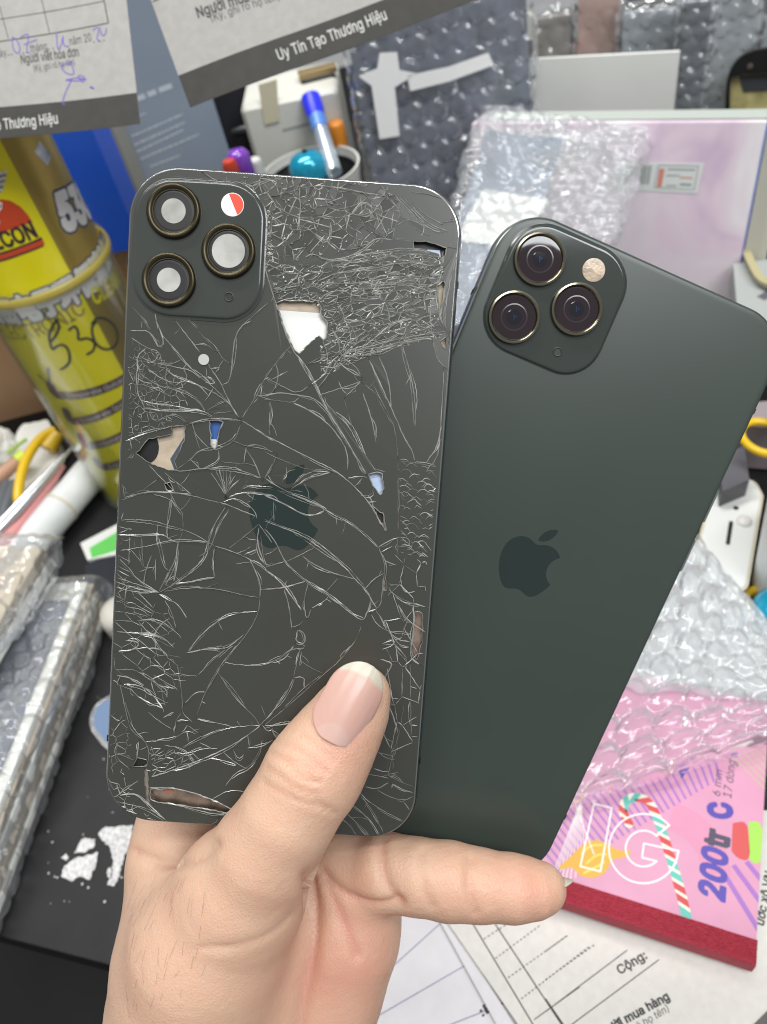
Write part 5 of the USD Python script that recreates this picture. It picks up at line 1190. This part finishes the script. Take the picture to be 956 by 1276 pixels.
# ---------------------------------------------------------------- left: parcels, tools, marks on the desk
M_boards = mat('board_beige', (.50, .43, .33), .7, vary=.1, scale=200); M_foam = mat('foam_white', (.66, .66, .62), .7)
def lying(pa_, pb_, z, side):
    A, B = onz(*pa_, z), onz(*pb_, z); ey = unit(B - A); ex = np.cross(ey, [0, 0, 1.]) ; return Plane(A, ex, ey), np.linalg.norm(B - A)
pl, L = lying((0, 1160), (138, 772), 0, 0); pl = Plane(pl.O - pl.ey * 60 - pl.ex * 92, pl.ex, pl.ey).up(33)
t = thing('wrapped_bundle', 'bubble wrapped bundle of flat boards with beige edges on the desk at lower left', 'parcel', pl.O)
for k in range(6): obj('board', block(pl, 4 + k % 2, 90 - k % 3, 2, L + 70 - 2 * (k % 2), -31 + 4.8 * k, -27.2 + 4.8 * k, .6), [M_foam, M_boards, M_foam, M_card, M_boards, M_foam][k], t)
obj('screen_panel', block(pl, 10, 82, 10, L + 54, -2.6, -1.4, .4), M_slate, t); wrap(t, pl, 92, L + 68, 33, 11.5, 1.7, .8, 9, 2.4, 61, M_film2, 8)
pl, L = lying((-12, 872), (96, 682), 38, 0); pl = Plane(pl.O - pl.ey * 90 - pl.ex * 96, pl.ex, pl.ey).up(26)
t = thing('wrapped_bundle', 'second bubble wrapped bundle lying across the far end of the lower one', 'parcel', pl.O)
for k in range(2): obj('board', block(pl, 4, 92, 2, L + 74, -23 + 9.5 * k, -16 + 9.5 * k, .8), [M_foam, M_boards][k], t)
wrap(t, pl, 94, L + 74, 24, 11.5, 1.6, .8, 12, 2.8, 66, M_film2, 8)
def rod(name, label, cat, a, b, za, zb, radii, mt, part, n=18):
    A, B = onz(*a, za), onz(*b, zb); t = thing(name, label, cat, A); k = len(radii); obj(part, tube([A + (B - A) * i / (k - 1) for i in range(k)], radii, n), mt, t, smooth=40); return t, A, B
t, A, B = rod('white_paper_roll', 'roll of white wrapped paper lying below the yellow can', 'roll', (128, 572), (8, 712), 13, 13, [11.5, 12.5, 12.2, 12.6, 12.3, 12.6, 11.8], mat('roll_white', (.66, .68, .68), .5, vary=.05, scale=80, bump=.6, bscale=150), 'roll', 28); d = unit(B - A)
obj('tape_band', tube([A + (B - A) * .45, A + (B - A) * .47], 13.1, 28), mat('band_cream', (.58, .54, .42), .5), t, smooth=40)
t, A, B = rod('pink_pen', 'pink plastic pen lying beside the white paper roll', 'pen', (78, 580), (-12, 706), 26, 22, [2.2, 3.4, 3.6, 3.6, 3.8, 6.0, 6.2, 5.5], mat('pen_pink', (.62, .27, .27), .35), 'barrel')
t = thing('steel_tweezers', 'long steel tweezers lying across the tools at left', 'tweezers', onz(88, 556, 30))
A, B = onz(90, 557, 33), onz(-6, 664, 30)
for s in (-1, 1): sd = unit(np.cross(B - A, [0, 0, 1.])) * s; obj('arm', tube([A, A * .7 + B * .3 + sd * 1.6, A * .3 + B * .7 + sd * 2.6, B + sd * 2.6], [.8, 2.0, 2.6, 2.6], 10), mat('tweezer_steel', (.62, .64, .66), .22, 1.0), t, smooth=40)
t = thing('yellow_scissors', 'yellow curved scissor handle at the foot of the yellow can', 'scissors', onz(45, 570, 20)); P_ = lambda x, y, z: onz(x, y, z)
obj('handle', tube(smoothline([P_(68, 536, 22), P_(50, 545, 24), P_(32, 572, 24), P_(24, 600, 22), P_(22, 625, 18), P_(30, 640, 12)], 2), 3.6, 14), mat('handle_yellow', (.68, .44, .01), .35), t, smooth=40); obj('blade', tube([P_(72, 540, 20), P_(60, 560, 16)], [5, 7], 12), mat('handle_amber', (.55, .36, .02), .4), t, smooth=40)
t = thing('white_paper_bag', 'crumpled white paper bag with pale green print under the tools', 'bag', onz(35, 570, 4)); g = Polygon(level(8).uv([(-20, 620), (30, 530), (62, 527), (78, 560), (60, 620), (0, 660)])); m = extr(g, 2, 9).subdivide_to_size(5.0); v = np.array(m.vertices); v[:, 2] += np.where(v[:, 2] > 5, 7 * (fbm(v * [.06, .06, 0], 3, 3) - .4), 0); m.vertices = v; obj('paper', m, M_foam, t, smooth=40)
obj('print_line', level(16).put(extr(stroke(level(14).uv([(10, 565), (34, 548)]), 2.2), -2, 0)), mat('print_lime', (.35, .50, .12), .6), t)
t, A, B = rod('brown_brush_handle', 'brown wooden brush handle with a lime ring at the left edge', 'brush', (32, 566), (-22, 612), 22, 20, [3.2, 5, 6, 6.5], mat('handle_brown', (.42, .24, .15), .5), 'handle'); obj('ring', tube([A + (B - A) * .02, A + (B - A) * .2], 5.4, 18), mat('ring_lime', (.48, .58, .03), .4), t, smooth=40)
t = thing('grey_pliers', 'dark grey plier grips at the left edge under the tweezers', 'pliers', onz(8, 640, 10))
for k in (0, 9): obj('grip', tube([onz(18 - k, 602, 18), onz(8 - k, 632, 18), onz(2 - k, 662, 14)], [4, 5, 4.5], 14), mat('grip_grey', (.09, .10, .11), .45), t, smooth=40)
t = thing('white_lump', 'white crumpled tissue at the left edge beside the cardboard box', 'tissue', onz(-5, 545, 10)); m = trimesh.creation.icosphere(4, 22); v = np.array(m.vertices); m.vertices = v * (1 + .5 * (fbm(v * .09, 3, 2) - .5))[:, None] * [1, 1, .7] + onz(-14, 560, 12); obj('tissue', m, M_foam, t, smooth=True)
gl = level(3); t = thing('green_white_card', 'white card with a bright green panel on the desk beside the cracked phone', 'card', gl.w([[*gl.uv([(125, 678)])[0], 0]])[0]); obj('card', gl.put(extr(Polygon(gl.uv([(100, 677), (150, 651), (150, 690), (109, 698)])), -2.5, 0)), M_card, t); obj('green_panel', gl.put(extr(Polygon(gl.uv([(112, 683), (150, 661), (150, 684), (115, 695)])).buffer(.3), .02, .1)), mat('panel_green', (.12, .55, .10), .4), t)
gl = level(9); t = thing('black_case', 'navy black case lying under the green and white card', 'case', gl.w([[*gl.uv([(140, 720)])[0], 0]])[0]); obj('case', level(1.6).put(extr(Polygon(level(1).uv([(108, 706), (170, 676), (180, 740), (120, 760)])).buffer(1), -1.2, .2)), mat('case_navy', (.008, .010, .02), .4), t)
wc = onz(156, 772, 10); t = thing('white_round_knob', 'off white round knob peeking out left of the cracked phone', 'knob', wc); obj('knob', lt([(12, -10), (13, -4), (13, 6), (11, 11), (6, 13), (0, 13.5)], wc, 40), mat('knob_offwhite', (.58, .56, .50), .45), t, smooth=50)
gl = level(10); q = smoothline(gl.uv([(118, 908), (115, 896), (120, 882), (131, 872), (190, 848), (190, 950), (146, 937), (131, 925)]), 2); t = thing('silver_phone', 'silver rimmed glossy phone lying on the desk behind the cracked one', 'phone', gl.w([[*q.mean(0), 0]])[0]); g = Polygon(q).buffer(-3).buffer(5)
obj('rim', gl.put(extr(g, -9, 0)), mat('rim_silver', (.68, .68, .68), .15, 1.0), t); obj('glass', gl.put(extr(g.buffer(-2.4), .02, .5)), mat('painted_blue_reflection', (.22, .32, .50), .08, .3), t)  # glass colour stands in for a blue reflection
M_smear = mat('smear_white', (.60, .60, .60), .8, vary=.3, scale=500)
Z5 = lambda x, y: (x / 2.006, 640 + y / 2.006); dk = level(.15); sm = thing('white_smear', 'rough white paint smear on the black desk left of the wrist', 'smear', onz(120, 1070))
def ragged(pts, seed, amp=.6):
    p = np.array(Polygon(dk.uv([Z5(*q) for q in pts])).exterior.segmentize(.5).coords)[:-1]; return Polygon(p + amp * 2.2 * (np.c_[noise(np.c_[p * [.45, .8], p[:, :1] * 0], seed), noise(np.c_[p * [.45, .8], p[:, :1] * 0], seed + 1)] - .5)).buffer(0)
for k, q in enumerate((((152, 905), (160, 880), (195, 860), (245, 848), (240, 880), (222, 915), (200, 905), (178, 918)), ((188, 845), (205, 815), (235, 812), (240, 828), (215, 845)), ((245, 800), (265, 780), (285, 785), (332, 778), (325, 830), (305, 870), (298, 905), (285, 932), (270, 925), (285, 870), (270, 830)), ((155, 862), (165, 852), (172, 858), (163, 868)), ((268, 890), (280, 885), (278, 915), (268, 908)))):
    obj('smear', dk.put(extr(ragged(q, k + 3), 0, .12)), M_smear, sm)
r_ = np.random.default_rng(12); ch = []
for k in range(36):
    x, y = (r_.uniform(60, 165), r_.uniform(1010, 1130)) if k < 20 else (r_.uniform(60, 150), r_.uniform(790, 1150)); p = onz(x, y, .4); m = trimesh.creation.icosahedron(); m.vertices = m.vertices * r_.uniform(.12, .55, 3) * [1.3, 1.3, .5] + p; ch.append(m)
obj('desk_crumbs', ch, M_smear, kind='stuff', label='tiny white crumbs scattered on the black desk', cat='crumbs')

# ---------------------------------------------------------------- right: bag over the notebook, small white things
QB = [onz(672, 1010, 31), onz(1030, 893, 34), onz(1010, 842, 26), onz(866, 668, 26)]
t = thing('clear_bubble_bag', 'large clear bubble bag with fat bubbles lying over the top of the pink notebook', 'bag', QB[0])
wrap(t, Quad(QB, 130, 150), 130, 150, 7, 21., 3.6, .6, 3, 1.3, 77, film('fat_bubble_film', (.93, .94, .95), .03, .6, .05, .05), 11)
QC = [onz(770, 850, 24), onz(1040, 880, 24), onz(1010, 838, 20), onz(862, 676, 20)]; wrap(t, Quad(QC, 110, 80), 110, 80, 2, 19., 3.0, .3, 3, 3.0, 79, M_milky, 9, 'inner_fold')
gl = level(16); t = thing('charging_pad', 'white rounded charging pad with a slot and a button at the right', 'charger', gl.w([[*gl.uv([(915, 660)])[0], 0]])[0]); q = gl.uv([(896, 596), (938, 600), (947, 618), (928, 728), (918, 738), (885, 722), (870, 690)]); g = Polygon(q).buffer(-6).buffer(8)
obj('shell', gl.put(extr(g, -12, 0)), mat('shell_ivory', (.60, .56, .44), .4), t); obj('top', gl.put(extr(g.buffer(-1.6), .0, .6)), mat('top_white', (.74, .76, .74), .35), t)
obj('slot', gl.put(extr(stroke(gl.uv([(911, 652), (907, 678)]), 2.2, 'round'), .61, .7)), M_black, t); obj('pin_hole', gl.put(extr(Point(*gl.uv([(917, 634)])[0]).buffer(1.5), .61, .7)), M_black, t); bq = gl.uv([(927, 651)])[0]; obj('button', gl.put(lathe([(4.2, .6), (4, 1.8), (2.5, 2.8), (0, 3.0)], 28, bq)), M_white, t, smooth=50)
wc = onz(1000, 735, 0); t = thing('white_cup', 'translucent white plastic cup at the right edge', 'cup', wc); obj('cup', lt([(24, 0), (25, 1), (30, 84), (31.5, 86), (31.5, 88), (29.5, 88), (24, 3), (0, 3)], wc, 56), mat('cup_white', (.62, .66, .66), .35, sss=.3), t, smooth=50)
tc = onz(972, 764, 14); t = thing('teal_ball', 'shiny teal ball beside a yellow ring at the right edge', 'ball', tc); m = trimesh.creation.icosphere(3, 14); m.vertices = m.vertices + tc; obj('ball', m, mat('teal_gloss', 0), t, smooth=True)
yc = onz(951, 752, 5); t = thing('yellow_ring', 'small yellow ring beside the teal ball', 'ring', yc); m = trimesh.creation.torus(9, 2.6, 32, 12); m.vertices = m.vertices + yc; obj('ring', m, mat('handle_yellow', 0), t, smooth=True)
t = thing('yellow_cable', 'coiled yellow cable at the right edge below the tilted phone corner', 'cable', onz(950, 548, 40)); c = onz(955, 552, 40); a = np.linspace(-.5, 7.2, 60); obj('cable', tube(c + np.c_[13 * np.cos(a), 16 * np.sin(a), 1.5 * a], 2.4, 10), mat('handle_yellow', 0), t, smooth=40)
gl = level(30); t = thing('grey_plug', 'dark grey plug block just right of the tilted phone', 'plug', onz(915, 580, 0)); obj('block', gl.put(extr(Polygon(gl.uv([(896, 566), (928, 556), (934, 598), (900, 612)])), -28, 0)), mat('plug_grey', (.10, .10, .115), .45), t)
gl = level(36); t = thing('rose_grey_pouch', 'rose grey pouch at the right edge under the tilted phone corner', 'pouch', onz(955, 516, 0)); obj('pouch', gl.put(extr(Polygon(gl.uv([(925, 505), (990, 500), (990, 532), (930, 528)])).buffer(2), -34, 0)), mat('pouch_rosegrey', (.26, .22, .23), .6), t)
gl = level(60); t = thing('white_tray', 'white plastic tray with a grey slot right of the cream carton', 'tray', onz(950, 360, 20)); obj('tray', gl.put(extr(Polygon(gl.uv([(918, 330), (1010, 318), (1010, 400), (925, 405)])).buffer(2), -12, 0)), mat('tray_white', (.34, .36, .35), .5), t); obj('slot', gl.put(extr(stroke(gl.uv([(948, 372), (965, 362)]), 6), .02, .2)), mat('plug_grey', 0), t)
gl = level(66); t = thing('olive_strap', 'olive coloured strap lying over the white tray', 'strap', onz(940, 330, 60)); obj('strap', gl.put(extr(stroke(smoothline(gl.uv([(925, 300), (938, 330), (950, 350), (975, 355)]), 2), 5), -2, 0)), mat('strap_olive', (.40, .36, .20), .5), t)
